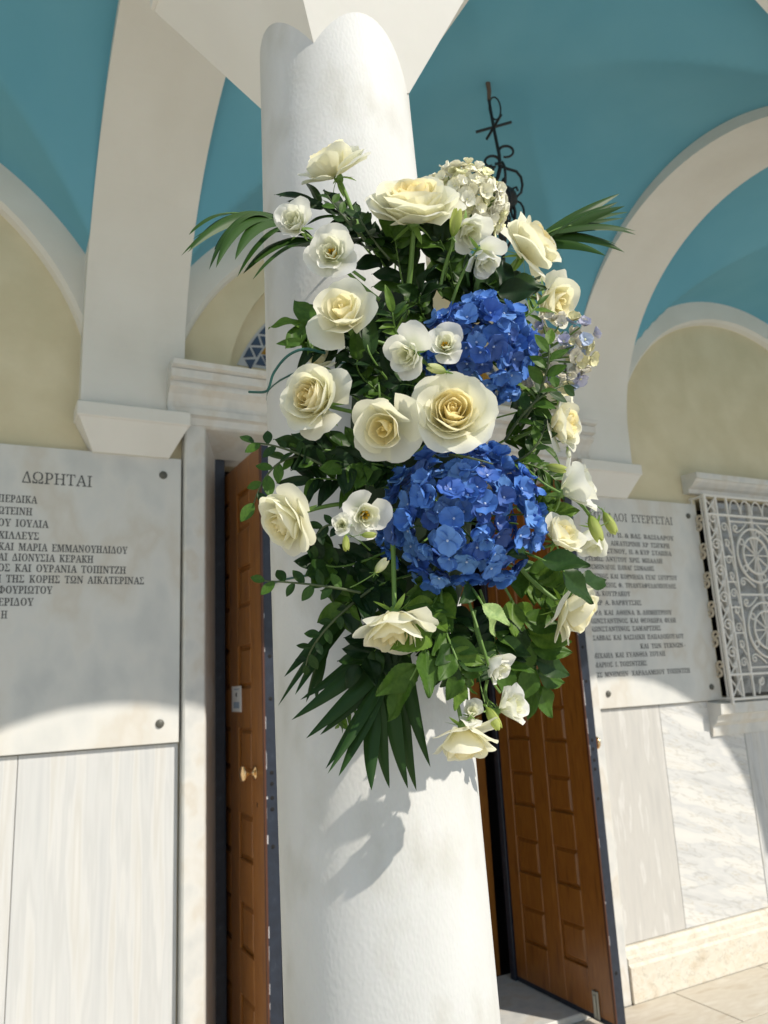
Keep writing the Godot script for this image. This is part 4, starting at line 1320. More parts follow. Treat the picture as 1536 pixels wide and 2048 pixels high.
	lisianthus("white lisianthus in front of the greenish white hydrangea, upper of two hanging", Vector3(0.5126, 2.0916, 2.4814), Vector3(-0.0059, -0.7566, 0.6538), 0.0341, 0.55, 203, Vector3(0.4954, 2.0323, 2.4333), false, 12)
	lisianthus("white lisianthus hanging lowest below the greenish white hydrangea", Vector3(0.5241, 2.0502, 2.4917), Vector3(0.0644, -0.9244, 0.3761), 0.0324, 0.50, 204, Vector3(0.5045, 2.0038, 2.4391), false, 12)
	lisianthus("white lisianthus seen half from the side, left of the upper blue hydrangea", Vector3(0.4048, 1.9024, 2.4979), Vector3(-0.7871, -0.4482, 0.4237), 0.0327, 0.66, 205, Vector3(0.4893, 1.8994, 2.4269), false, 12)
	lisianthus("open white lisianthus with yellow heart touching the upper blue hydrangea", Vector3(0.4450, 1.9149, 2.5120), Vector3(-0.5656, -0.0048, 0.8247), 0.0266, 0.90, 206, Vector3(0.5030, 1.9007, 2.4283), true, 12)
	lisianthus("white lisianthus with green heart left of the big blue hydrangea", Vector3(0.3670, 1.7296, 2.4500), Vector3(-0.2777, -0.3208, 0.9055), 0.0311, 0.84, 207, Vector3(0.4351, 1.7490, 2.4066), true, 12)
	lisianthus("white lisianthus turned away at the right edge, above its two nodding buds", Vector3(0.6421, 1.7734, 2.4829), Vector3(0.6423, 0.2590, 0.7214), 0.0448, 0.62, 208, Vector3(0.5806, 1.7942, 2.4427), false, 14)
	lisianthus("upper white lisianthus of the three at the lower right end", Vector3(0.5219, 1.5633, 2.4531), Vector3(0.3161, -0.6118, 0.7251), 0.0275, 0.45, 209, Vector3(0.5174, 1.6291, 2.4263), false, 12)
	lisianthus("white cup shaped lisianthus lowest right, before the right door leaf", Vector3(0.5535, 1.5177, 2.4303), Vector3(0.4323, 0.2648, 0.8620), 0.0326, 0.55, 210, Vector3(0.5487, 1.5483, 2.3960), false, 12)
	lisianthus("slender white lisianthus just above the lowest rose", Vector3(0.5015, 1.5140, 2.4277), Vector3(-0.2657, 0.4897, 0.8304), 0.0210, 0.35, 211, Vector3(0.5090, 1.5896, 2.4127), false, 9)
	lisianthus("greenish white cup shaped lisianthus nodding before the right plaque", Vector3(0.7001, 1.7176, 2.4405), Vector3(-0.3166, -0.9391, 0.1335), 0.0369, 0.46, 212, Vector3(0.6520, 1.7721, 2.4488), false, 10)
	lisianthus("yellow green half open lisianthus in front of the green hearted white one", Vector3(0.3357, 1.7155, 2.4573), Vector3(-0.5509, -0.0563, 0.8327), 0.0157, 0.72, 213, Vector3(0.3958, 1.7006, 2.4012), false, 14)
	bud("plump green bud between the wide top rose and hydrangea", Vector3(0.4806, 2.0843, 2.4995), Vector3(-0.1041, 0.7726, 0.6263), 0.0335, 0.0090, 301, Vector3(0.5057, 2.0496, 2.4309), "flower_bud", 0.00)
	bud("pale green bud under the open lisianthus, above the largest rose", Vector3(0.4259, 1.8794, 2.5220), Vector3(-0.9917, 0.0806, 0.1002), 0.0249, 0.0081, 302, Vector3(0.5124, 1.9074, 2.4487), "flower_bud", 0.30)
	bud("green bud between the lower right white lisianthus", Vector3(0.5250, 1.5061, 2.4351), Vector3(0.2115, -0.8550, 0.4735), 0.0295, 0.0085, 303, Vector3(0.5301, 1.5663, 2.4045), "flower_bud", 0.00)
	bud("slim green bud overlapping the greenish white cup, left of two", Vector3(0.6614, 1.7225, 2.4856), Vector3(0.0897, -0.9542, 0.2855), 0.0366, 0.0079, 304, Vector3(0.6662, 1.7779, 2.4426), "flower_bud", 0.00)
	bud("slim green bud farthest right of the bouquet, over the plaque", Vector3(0.7986, 1.7596, 2.3708), Vector3(0.2022, -0.9370, 0.2851), 0.0374, 0.0079, 305, Vector3(0.6664, 1.7812, 2.4429), "flower_bud", 0.00)
	bud("thin green bud left of the back turned lisianthus at the right", Vector3(0.5983, 1.7894, 2.4986), Vector3(0.6233, -0.3238, 0.7118), 0.0261, 0.0053, 306, Vector3(0.5918, 1.8276, 2.4428), "flower_bud", 0.00)
	bud("tiny green bud on the green hearted lisianthus", Vector3(0.3550, 1.7012, 2.4801), Vector3(0.7078, -0.1116, 0.6976), 0.0166, 0.0034, 307, Vector3(0.3479, 1.7039, 2.4500), "flower_bud", 0.00)
	bud("green bud hanging under the yellow green half open lisianthus", Vector3(0.3416, 1.6972, 2.4529), Vector3(-0.0818, -0.9839, 0.1592), 0.0180, 0.0069, 308, Vector3(0.3958, 1.7006, 2.4012), "flower_bud", 0.00)
	bud("faded cream bud in the dark leaves below the big blue hydrangea", Vector3(0.3845, 1.6744, 2.4483), Vector3(0.2242, 0.5052, 0.8334), 0.0238, 0.0070, 309, Vector3(0.3647, 1.6559, 2.4094), "flower_bud", 0.70)
	bud("small white fallen petal bud under the right rose", Vector3(0.6254, 1.8124, 2.4926), Vector3(-0.0434, -0.9788, 0.2000), 0.0134, 0.0055, 310, Vector3(0.6592, 1.8423, 2.4605), "flower_bud", 1.00)
	hydrangea("big bright blue hydrangea in the middle of the bouquet", Vector3(0.5080, 1.7406, 2.4250), Vector3(-0.4136, -0.1987, 0.8885), Vector3(0.0912, 0.0828, 0.1050), 176, 0.0159, 401, ["blue_a", "blue_b", "blue_a", "blue_c", "blue_d", "blue_e", "blue_f"], Vector3(0.5245, 1.7769, 2.2750), "", -0.35)
	hydrangea("smaller deep blue hydrangea right of the yellow hearted white lisianthus", Vector3(0.5238, 1.9372, 2.4575), Vector3(-0.3476, -0.1183, 0.9301), Vector3(0.0639, 0.0614, 0.0850), 124, 0.0154, 402, ["blue_a", "blue_c", "blue_b", "blue_e", "blue_f"], Vector3(0.5285, 1.9184, 2.2750), "", -0.35)
	hydrangea("greenish white hydrangea at the top of the bouquet", Vector3(0.5476, 2.1671, 2.4263), Vector3(-0.2925, 0.3513, 0.8894), Vector3(0.0550, 0.0456, 0.0550), 160, 0.0107, 403, ["ivory_a", "ivory_b", "ivory_c", "ivory_c"], Vector3(0.5344, 2.0839, 2.2750), "", -0.50)
	hydrangea("faded pale blue and cream hydrangea at the right edge", Vector3(0.6286, 1.9475, 2.4797), Vector3(0.3982, -0.0713, 0.9145), Vector3(0.0330, 0.0508, 0.0550), 66, 0.0102, 404, ["haze_a", "haze_b", "haze_c", "haze_d", "haze_d", "haze_c"], Vector3(0.5546, 1.9258, 2.2750), "", -0.60)
	frond("palm frond arching out left over the blue vault", PackedVector3Array([Vector3(0.4526, 2.1648, 2.2500), Vector3(0.3292, 2.1593, 2.3100), Vector3(0.2504, 2.1575, 2.3000)]), [[0.35, Vector3(0.1991, 2.0676, 2.3400), 0.30, 0.0216], [0.30, Vector3(0.2004, 2.0854, 2.3000), 0.42, 0.0189], [0.42, Vector3(0.2099, 2.0999, 2.3200), 0.22, 0.0203], [0.55, Vector3(0.2226, 2.0443, 2.3500), 0.34, 0.0230], [0.50, Vector3(0.2255, 2.0368, 2.3700), 0.25, 0.0203], [0.62, Vector3(0.2424, 2.1036, 2.3000), 0.22, 0.0203], [0.25, Vector3(0.2540, 2.0359, 2.3600), 0.30, 0.0257], [0.18, Vector3(0.2741, 2.0661, 2.3200), 0.22, 0.0270], [0.40, Vector3(0.2486, 2.0525, 2.3700), 0.25, 0.0230], [0.10, Vector3(0.2667, 2.0249, 2.3800), 0.15, 0.0216], [0.90, Vector3(0.2055, 2.1043, 2.3200), 0.18, 0.0162], [0.75, Vector3(0.2268, 2.1270, 2.2900), 0.20, 0.0175]], Vector3(-0.4307, 0.5970, 0.6768), 501, "palm_light")
	frond("palm frond pointing right before the large white arch", PackedVector3Array([Vector3(0.6966, 2.1585, 2.3000), Vector3(0.7279, 2.2014, 2.3600), Vector3(0.7788, 2.2221, 2.3900)]), [[0.35, Vector3(0.8841, 2.3059, 2.3900), 0.02, 0.0208], [0.45, Vector3(0.8550, 2.2699, 2.4100), 0.00, 0.0208], [0.50, Vector3(0.8469, 2.2482, 2.4300), 0.02, 0.0192], [0.55, Vector3(0.9104, 2.2853, 2.3800), 0.03, 0.0192], [0.60, Vector3(0.8658, 2.2446, 2.4100), 0.04, 0.0192], [0.65, Vector3(0.8635, 2.2094, 2.4300), 0.10, 0.0192], [0.60, Vector3(0.9207, 2.2458, 2.3800), 0.08, 0.0192], [0.50, Vector3(0.8561, 2.1823, 2.4100), 0.10, 0.0192], [0.40, Vector3(0.7834, 2.1429, 2.4400), 0.06, 0.0208], [0.50, Vector3(0.8747, 2.2166, 2.3800), 0.06, 0.0176], [0.30, Vector3(0.7726, 2.2154, 2.4400), 0.02, 0.0208]], Vector3(-0.2931, 0.4678, 0.8338), 502, "palm_light")
	frond("broad dark palm frond fanning down at the bottom of the bouquet", PackedVector3Array([Vector3(0.4980, 1.6776, 2.3300), Vector3(0.4422, 1.5938, 2.3700), Vector3(0.4084, 1.5184, 2.3600)]), [[0.38, Vector3(0.3262, 1.5146, 2.3200), 0.05, 0.0213], [0.50, Vector3(0.3354, 1.4942, 2.3400), 0.04, 0.0205], [0.58, Vector3(0.3567, 1.4961, 2.3300), 0.03, 0.0180], [0.62, Vector3(0.3495, 1.4616, 2.3600), 0.03, 0.0180], [0.70, Vector3(0.3432, 1.4584, 2.3800), 0.02, 0.0115], [0.72, Vector3(0.3604, 1.4534, 2.3700), 0.02, 0.0172], [0.92, Vector3(0.3949, 1.4363, 2.3800), 0.00, 0.0189], [0.85, Vector3(0.4277, 1.4333, 2.3600), 0.00, 0.0172], [0.66, Vector3(0.4407, 1.4332, 2.3800), 0.00, 0.0197], [0.52, Vector3(0.4683, 1.4255, 2.3500), 0.00, 0.0213], [0.40, Vector3(0.4716, 1.4535, 2.3800), 0.00, 0.0180], [0.30, Vector3(0.3411, 1.5362, 2.3100), 0.06, 0.0213], [0.45, Vector3(0.3939, 1.4766, 2.3300), 0.00, 0.0164]], Vector3(-0.6185, 0.1585, 0.7696), 503, "palm")
	frond("dark palm frond behind the hanging rose, reaching down left", PackedVector3Array([Vector3(0.4795, 1.7047, 2.3200), Vector3(0.4056, 1.6403, 2.3200), Vector3(0.3724, 1.5878, 2.3000)]), [[0.55, Vector3(0.3174, 1.5306, 2.3000), 0.10, 0.0131], [0.45, Vector3(0.3182, 1.5632, 2.3200), 0.06, 0.0180], [0.35, Vector3(0.3532, 1.5522, 2.2800), 0.05, 0.0180], [0.65, Vector3(0.3273, 1.5424, 2.3300), 0.05, 0.0148], [0.80, Vector3(0.3525, 1.5327, 2.3000), 0.02, 0.0148], [0.20, Vector3(0.3448, 1.5875, 2.3200), 0.08, 0.0164], [0.90, Vector3(0.3737, 1.5346, 2.2800), 0.00, 0.0131]], Vector3(-0.6681, 0.3324, 0.6657), 504, "palm")
	sprig("leaf_sprig", "oval leaf sprig reaching left over the left door leaf, above the left edge rose", "leaf sprig", Vector3(0.3735, 1.7819, 2.4023), Vector3(0.3100, 1.8116, 2.3931), Vector3(0.2721, 1.8287, 2.3614), Vector3(-0.3325, 0.3014, 0.8937), 9, 0.0239, "oval", ["leaf_deep", "leaf_mid"], 601, 0.85, "oval leaf sprigs of the bouquet", 0.0018)
	sprig("leaf_sprig", "drooping oval leaf sprig hanging before the left door leaf edge", "leaf sprig", Vector3(0.3411, 1.8059, 2.3919), Vector3(0.2975, 1.8031, 2.3773), Vector3(0.2714, 1.7575, 2.3608), Vector3(-0.3325, 0.3014, 0.8937), 9, 0.0252, "oval", ["leaf_deep", "leaf_mid", "leaf_mid"], 602, 0.85, "oval leaf sprigs of the bouquet", 0.0018)
	sprig("leaf_sprig", "thin sprig with hanging oval leaflets, pointing left across the column", "leaf sprig", Vector3(0.3779, 1.6508, 2.4071), Vector3(0.3281, 1.6598, 2.3971), Vector3(0.2830, 1.6685, 2.3608), Vector3(-0.4543, 0.0873, 0.8866), 9, 0.0232, "oval", ["leaf_mid", "leaf_deep"], 603, 0.85, "oval leaf sprigs of the bouquet", 0.0018)
	sprig("leaf_sprig", "fresh green oval leaf sprig over the faded pale hydrangea", "leaf sprig", Vector3(0.5676, 1.8465, 2.4774), Vector3(0.5556, 1.8729, 2.5388), Vector3(0.5544, 1.9136, 2.5578), Vector3(-0.3325, 0.3014, 0.8937), 9, 0.0262, "oval", ["leaf_mid", "leaf_bright"], 604, 0.85, "oval leaf sprigs of the bouquet", 0.0018)
	sprig("leaf_sprig", "oval leaf sprig right of the largest rose, leaning right", "leaf sprig", Vector3(0.5501, 1.8285, 2.4684), Vector3(0.5547, 1.8583, 2.5289), Vector3(0.6047, 1.8831, 2.5302), Vector3(-0.3325, 0.3014, 0.8937), 8, 0.0252, "oval", ["leaf_mid", "leaf_deep"], 605, 0.85, "oval leaf sprigs of the bouquet", 0.0018)
	sprig("leaf_sprig", "tiny oval leaf sprig under the topmost rose", "leaf sprig", Vector3(0.4086, 2.0999, 2.4014), Vector3(0.3804, 2.1385, 2.3902), Vector3(0.3700, 2.1694, 2.3767), Vector3(-0.3325, 0.3014, 0.8937), 7, 0.0191, "oval", ["leaf_mid", "leaf_deep"], 606, 0.85, "oval leaf sprigs of the bouquet", 0.0018)
	sprig("leaf_sprig", "oval leaf sprig between the wide top rose and the left lisianthus", "leaf sprig", Vector3(0.4377, 2.0732, 2.4113), Vector3(0.4105, 2.1013, 2.4119), Vector3(0.3987, 2.1323, 2.4046), Vector3(-0.3325, 0.3014, 0.8937), 7, 0.0214, "oval", ["leaf_deep"], 607, 0.85, "oval leaf sprigs of the bouquet", 0.0018)
	sprig("leaf_sprig", "dark oval leaf sprig below the left edge rose", "leaf sprig", Vector3(0.3852, 1.7125, 2.3979), Vector3(0.3488, 1.7286, 2.3965), Vector3(0.3325, 1.7066, 2.3869), Vector3(-0.3325, 0.3014, 0.8937), 8, 0.0204, "oval", ["leaf_deep", "leaf_dark"], 608, 0.85, "oval leaf sprigs of the bouquet", 0.0018)
	sprig("leaf_sprig", "dark oval leaf sprig beside the palm at the lower left", "leaf sprig", Vector3(0.3986, 1.6558, 2.3911), Vector3(0.3501, 1.6126, 2.3697), Vector3(0.3392, 1.5754, 2.3366), Vector3(-0.3325, 0.3014, 0.8937), 10, 0.0204, "oval", ["leaf_deep", "leaf_dark"], 609, 0.85, "oval leaf sprigs of the bouquet", 0.0018)
	sprig("leaf_sprig", "oval leaf sprig in the gap right of the two largest roses", "leaf sprig", Vector3(0.5560, 1.8038, 2.4465), Vector3(0.5726, 1.8101, 2.4850), Vector3(0.5928, 1.8442, 2.4931), Vector3(-0.3325, 0.3014, 0.8937), 9, 0.0214, "oval", ["leaf_deep", "leaf_mid"], 610, 0.85, "oval leaf sprigs of the bouquet", 0.0018)
	sprig("leafy_stem", "long dark leaves beside the upper left white lisianthus", "leafy stem", Vector3(0.4662, 2.0791, 2.3580), Vector3(0.4057, 2.1504, 2.3513), Vector3(0.3646, 2.1915, 2.3281), Vector3(-0.3325, 0.3014, 0.8937), 11, 0.0529, "lance", ["leaf_dark", "leaf_deep"], 701, 0.50, "broad leaved stems filling the bouquet", 0.0018)
	sprig("leafy_stem", "dark leaves round the stem of the topmost rose", "leafy stem", Vector3(0.4773, 2.0636, 2.3641), Vector3(0.4285, 2.1117, 2.3766), Vector3(0.3944, 2.1474, 2.3758), Vector3(-0.3325, 0.3014, 0.8937), 13, 0.0428, "broad", ["leaf_dark", "leaf_dark", "leaf_deep", "leaf_mid"], 702, 0.85, "broad leaved stems filling the bouquet", 0.0018)
	sprig("leafy_stem", "dark leaves below the wide top rose", "leafy stem", Vector3(0.4837, 2.0162, 2.3746), Vector3(0.4591, 2.0708, 2.3983), Vector3(0.4440, 2.1002, 2.4159), Vector3(-0.3325, 0.3014, 0.8937), 14, 0.0445, "broad", ["leaf_dark", "leaf_dark", "leaf_deep", "leaf_mid"], 703, 0.85, "broad leaved stems filling the bouquet", 0.0018)
	sprig("leafy_stem", "dark leaves under the hanging white lisianthus", "leafy stem", Vector3(0.5444, 2.0188, 2.3774), Vector3(0.5329, 2.0673, 2.4081), Vector3(0.5057, 2.1094, 2.4259), Vector3(-0.3325, 0.3014, 0.8937), 14, 0.0479, "broad", ["leaf_dark", "leaf_dark", "leaf_deep", "leaf_mid"], 704, 0.85, "broad leaved stems filling the bouquet", 0.0018)
	sprig("leafy_stem", "large dark leaf stem under the upper right rose", "leafy stem", Vector3(0.5428, 2.0106, 2.3788), Vector3(0.5460, 2.0166, 2.4576), Vector3(0.6147, 2.0598, 2.4562), Vector3(-0.3325, 0.3014, 0.8937), 12, 0.0500, "broad", ["leaf_dark", "leaf_deep"], 705, 0.60, "broad leaved stems filling the bouquet", 0.0018)
	sprig("leafy_stem", "bright leaf tips left of the drooping right rose", "leafy stem", Vector3(0.5625, 1.9862, 2.4408), Vector3(0.5823, 1.9866, 2.4778), Vector3(0.6018, 2.0047, 2.4906), Vector3(-0.3325, 0.3014, 0.8937), 11, 0.0291, "lance", ["leaf_mid", "leaf_bright"], 706, 0.85, "broad leaved stems filling the bouquet", 0.0018)
	sprig("leafy_stem", "dark leaves left of the half open rose, against the column", "leafy stem", Vector3(0.4593, 1.9836, 2.3746), Vector3(0.3831, 1.9792, 2.3852), Vector3(0.3297, 1.9790, 2.3762), Vector3(-0.3325, 0.3014, 0.8937), 13, 0.0490, "broad", ["leaf_deep", "leaf_mid", "leaf_mid", "leaf_bright"], 707, 0.85, "broad leaved stems filling the bouquet", 0.0018)
	sprig("leafy_stem", "dark leaves between the two left roses", "leafy stem", Vector3(0.4614, 1.9403, 2.3796), Vector3(0.3863, 1.9509, 2.3904), Vector3(0.3311, 1.9555, 2.3810), Vector3(-0.3325, 0.3014, 0.8937), 14, 0.0422, "lance", ["leaf_dark", "leaf_dark", "leaf_deep", "leaf_mid"], 708, 0.85, "broad leaved stems filling the bouquet", 0.0018)
	sprig("leafy_stem", "bright green leaf tips above the side turned lisianthus", "leafy stem", Vector3(0.4420, 1.9365, 2.4148), Vector3(0.4152, 1.9540, 2.4538), Vector3(0.4051, 1.9677, 2.4679), Vector3(-0.3325, 0.3014, 0.8937), 12, 0.0313, "lance", ["leaf_mid", "leaf_bright", "leaf_deep"], 709, 0.85, "broad leaved stems filling the bouquet", 0.0018)
	sprig("leafy_stem", "dark leaves right of the half open rose", "leafy stem", Vector3(0.4733, 1.9271, 2.3830), Vector3(0.4139, 1.9498, 2.4036), Vector3(0.3953, 1.9709, 2.4228), Vector3(-0.3325, 0.3014, 0.8937), 13, 0.0433, "broad", ["leaf_dark", "leaf_dark", "leaf_deep", "leaf_mid"], 710, 0.85, "broad leaved stems filling the bouquet", 0.0018)
	sprig("leafy_stem", "long dark leaf above the two middle roses", "leafy stem", Vector3(0.4659, 1.8786, 2.4033), Vector3(0.3997, 1.9068, 2.4404), Vector3(0.3804, 1.9312, 2.4489), Vector3(-0.3325, 0.3014, 0.8937), 4, 0.0643, "lance", ["leaf_dark", "leaf_deep"], 711, 0.35, "broad leaved stems filling the bouquet", 0.0018)
	sprig("leafy_stem", "dark leaves above the tight rolled rose", "leafy stem", Vector3(0.4829, 1.8799, 2.3864), Vector3(0.4050, 1.9031, 2.4030), Vector3(0.3812, 1.9248, 2.4199), Vector3(-0.3325, 0.3014, 0.8937), 14, 0.0395, "broad", ["leaf_dark", "leaf_dark", "leaf_deep", "leaf_mid"], 712, 0.85, "broad leaved stems filling the bouquet", 0.0018)
	sprig("leafy_stem", "dark leaves under the large left rose", "leafy stem", Vector3(0.4541, 1.8136, 2.3788), Vector3(0.3757, 1.8198, 2.3870), Vector3(0.3272, 1.8198, 2.3811), Vector3(-0.3325, 0.3014, 0.8937), 15, 0.0418, "broad", ["leaf_dark", "leaf_dark", "leaf_deep", "leaf_mid"], 713, 0.85, "broad leaved stems filling the bouquet", 0.0018)
	sprig("leafy_stem", "dark leaves left of the green hearted lisianthus", "leafy stem", Vector3(0.4537, 1.7822, 2.3761), Vector3(0.3705, 1.7871, 2.3810), Vector3(0.3321, 1.7839, 2.3818), Vector3(-0.3325, 0.3014, 0.8937), 15, 0.0427, "lance", ["leaf_dark", "leaf_dark", "leaf_deep", "leaf_mid"], 714, 0.85, "broad leaved stems filling the bouquet", 0.0018)
	sprig("leafy_stem", "dark leaves under the tight rolled rose", "leafy stem", Vector3(0.4727, 1.7951, 2.3816), Vector3(0.4126, 1.8028, 2.4042), Vector3(0.3649, 1.7945, 2.4082), Vector3(-0.3325, 0.3014, 0.8937), 15, 0.0407, "broad", ["leaf_dark", "leaf_dark", "leaf_deep", "leaf_mid"], 715, 0.85, "broad leaved stems filling the bouquet", 0.0018)
	sprig("leafy_stem", "dark leaves below the green hearted lisianthus", "leafy stem", Vector3(0.4668, 1.7209, 2.3709), Vector3(0.3838, 1.6876, 2.3713), Vector3(0.3447, 1.6919, 2.3741), Vector3(-0.3325, 0.3014, 0.8937), 15, 0.0433, "broad", ["leaf_dark", "leaf_dark", "leaf_deep", "leaf_mid"], 716, 0.85, "broad leaved stems filling the bouquet", 0.0018)
	sprig("leafy_stem", "dark leaves under the left of the big blue hydrangea", "leafy stem", Vector3(0.4943, 1.6847, 2.3685), Vector3(0.4166, 1.6631, 2.3819), Vector3(0.3718, 1.6399, 2.3791), Vector3(-0.3325, 0.3014, 0.8937), 15, 0.0464, "broad", ["leaf_dark", "leaf_dark", "leaf_deep", "leaf_mid"], 717, 0.85, "broad leaved stems filling the bouquet", 0.0018)
	sprig("leafy_stem", "dark broad leaves just below the big blue hydrangea", "leafy stem", Vector3(0.5101, 1.6819, 2.3895), Vector3(0.4658, 1.6410, 2.4225), Vector3(0.4466, 1.6176, 2.4297), Vector3(-0.3325, 0.3014, 0.8937), 14, 0.0425, "toothed", ["leaf_deep", "leaf_mid", "leaf_mid", "leaf_bright"], 718, 0.85, "broad leaved stems filling the bouquet", 0.0018)
	sprig("leafy_stem", "leaf with a sunlit torn edge below the hydrangea", "leafy stem", Vector3(0.5071, 1.6645, 2.4252), Vector3(0.4914, 1.6350, 2.4756), Vector3(0.5027, 1.6161, 2.4712), Vector3(-0.3325, 0.3014, 0.8937), 3, 0.0376, "toothed", ["leaf_deep", "leaf_pale"], 719, 0.40, "broad leaved stems filling the bouquet", 0.0018)
	sprig("leafy_stem", "bright toothed leaves beside the hanging rose", "leafy stem", Vector3(0.4628, 1.6180, 2.4246), Vector3(0.4362, 1.5838, 2.4434), Vector3(0.4215, 1.5525, 2.4325), Vector3(-0.3325, 0.3014, 0.8937), 4, 0.0553, "toothed", ["leaf_bright", "leaf_mid"], 720, 0.40, "broad leaved stems filling the bouquet", 0.0018)
	sprig("leafy_stem", "toothed leaves on the lowest rose stem", "leafy stem", Vector3(0.4739, 1.6186, 2.4175), Vector3(0.4694, 1.5770, 2.4514), Vector3(0.4867, 1.5442, 2.4408), Vector3(-0.3325, 0.3014, 0.8937), 12, 0.0351, "toothed", ["leaf_mid", "leaf_deep", "leaf_bright"], 721, 0.85, "broad leaved stems filling the bouquet", 0.0018)
	sprig("leafy_stem", "dark leaves behind the lower right lisianthus", "leafy stem", Vector3(0.5710, 1.6614, 2.3624), Vector3(0.5678, 1.6084, 2.3874), Vector3(0.5647, 1.5652, 2.4016), Vector3(-0.3325, 0.3014, 0.8937), 14, 0.0448, "toothed", ["leaf_dark", "leaf_dark", "leaf_deep", "leaf_mid"], 722, 0.85, "broad leaved stems filling the bouquet", 0.0018)
	sprig("leafy_stem", "long dark leaves drooping before the right door leaf", "leafy stem", Vector3(0.5896, 1.6720, 2.3816), Vector3(0.6206, 1.6080, 2.3840), Vector3(0.6621, 1.5352, 2.3494), Vector3(-0.3325, 0.3014, 0.8937), 14, 0.0571, "toothed", ["leaf_deep", "leaf_mid", "leaf_mid", "leaf_bright"], 723, 0.50, "broad leaved stems filling the bouquet", 0.0018)
	sprig("leafy_stem", "dark leaves right of the big hydrangea, above the right rose", "leafy stem", Vector3(0.6049, 1.7011, 2.3644), Vector3(0.6436, 1.6725, 2.3845), Vector3(0.6618, 1.6512, 2.3995), Vector3(-0.3325, 0.3014, 0.8937), 14, 0.0438, "toothed", ["leaf_deep", "leaf_mid", "leaf_mid", "leaf_bright"], 724, 0.85, "broad leaved stems filling the bouquet", 0.0018)
	sprig("leafy_stem", "pale underside leaves above the right edge rose", "leafy stem", Vector3(0.5804, 1.7021, 2.4299), Vector3(0.5577, 1.6764, 2.5076), Vector3(0.6218, 1.6535, 2.4974), Vector3(-0.1434, 0.6032, 0.7846), 4, 0.0515, "toothed", ["leaf_pale", "leaf_deep"], 725, 0.45, "broad leaved stems filling the bouquet", 0.0018)
	sprig("leafy_stem", "dark leaves right of the big hydrangea beside the lisianthus stems", "leafy stem", Vector3(0.6138, 1.7673, 2.3725), Vector3(0.6391, 1.7685, 2.4041), Vector3(0.6519, 1.7510, 2.4262), Vector3(-0.3325, 0.3014, 0.8937), 14, 0.0405, "broad", ["leaf_deep", "leaf_mid", "leaf_mid", "leaf_bright"], 726, 0.85, "broad leaved stems filling the bouquet", 0.0018)
	sprig("leafy_stem", "small leaves along the right of the largest rose", "leafy stem", Vector3(0.5889, 1.8447, 2.3840), Vector3(0.6134, 1.8573, 2.4185), Vector3(0.6281, 1.8377, 2.4433), Vector3(-0.3325, 0.3014, 0.8937), 16, 0.0314, "lance", ["leaf_deep", "leaf_mid", "leaf_mid", "leaf_bright"], 727, 0.85, "broad leaved stems filling the bouquet", 0.0018)
	sprig("leafy_stem", "thin leaves between the big hydrangea and back turned lisianthus", "leafy stem", Vector3(0.6066, 1.8269, 2.3794), Vector3(0.6307, 1.8201, 2.4117), Vector3(0.6538, 1.7967, 2.4307), Vector3(-0.3325, 0.3014, 0.8937), 15, 0.0293, "lance", ["leaf_deep", "leaf_mid"], 728, 0.85, "broad leaved stems filling the bouquet", 0.0018)
	sprig("leafy_stem", "dark leaves left of the upper blue hydrangea", "leafy stem", Vector3(0.5351, 1.9634, 2.3852), Vector3(0.4803, 1.9958, 2.4172), Vector3(0.4610, 2.0149, 2.4403), Vector3(-0.3325, 0.3014, 0.8937), 14, 0.0402, "broad", ["leaf_dark", "leaf_dark", "leaf_deep", "leaf_mid"], 729, 0.85, "broad leaved stems filling the bouquet", 0.0018)
	sprig("leafy_stem", "dark leaves behind the smaller blue hydrangea at the right", "leafy stem", Vector3(0.6096, 1.9803, 2.3728), Vector3(0.6239, 1.9228, 2.4138), Vector3(0.6172, 1.8755, 2.4473), Vector3(-0.3325, 0.3014, 0.8937), 14, 0.0401, "broad", ["leaf_deep", "leaf_mid", "leaf_mid", "leaf_bright"], 730, 0.85, "broad leaved stems filling the bouquet", 0.0018)
	sprig("leafy_stem", "dark leaves above the smaller blue hydrangea", "leafy stem", Vector3(0.5663, 2.0002, 2.3785), Vector3(0.5533, 2.0321, 2.4145), Vector3(0.5520, 2.0469, 2.4416), Vector3(-0.3325, 0.3014, 0.8937), 14, 0.0500, "broad", ["leaf_dark", "leaf_dark", "leaf_deep", "leaf_mid"], 731, 0.85, "broad leaved stems filling the bouquet", 0.0018)
	sprig("leafy_stem", "dark leaves hanging behind the bottom palm frond", "leafy stem", Vector3(0.4900, 1.6485, 2.3592), Vector3(0.4375, 1.6111, 2.3743), Vector3(0.3939, 1.5723, 2.3661), Vector3(-0.3325, 0.3014, 0.8937), 16, 0.0406, "broad", ["leaf_dark", "leaf_dark", "leaf_deep", "leaf_mid"], 732, 0.85, "broad leaved stems filling the bouquet", 0.0018)
	sprig("leafy_stem", "dark leaves between the hanging rose and lower lisianthus", "leafy stem", Vector3(0.5238, 1.6606, 2.3651), Vector3(0.5039, 1.6149, 2.3909), Vector3(0.4806, 1.5680, 2.4002), Vector3(-0.3325, 0.3014, 0.8937), 15, 0.0361, "broad", ["leaf_dark", "leaf_dark", "leaf_deep", "leaf_mid"], 733, 0.85, "broad leaved stems filling the bouquet", 0.0018)
	sprig("leafy_stem", "single bright leaf lying on top of the big hydrangea", "leafy stem", Vector3(0.4626, 1.7981, 2.4797), Vector3(0.4541, 1.7811, 2.5261), Vector3(0.4760, 1.7719, 2.5399), Vector3(-0.3325, 0.3014, 0.8937), 1, 0.0255, "oval", ["leaf_bright"], 734, 0.10, "broad leaved stems filling the bouquet", 0.0018)
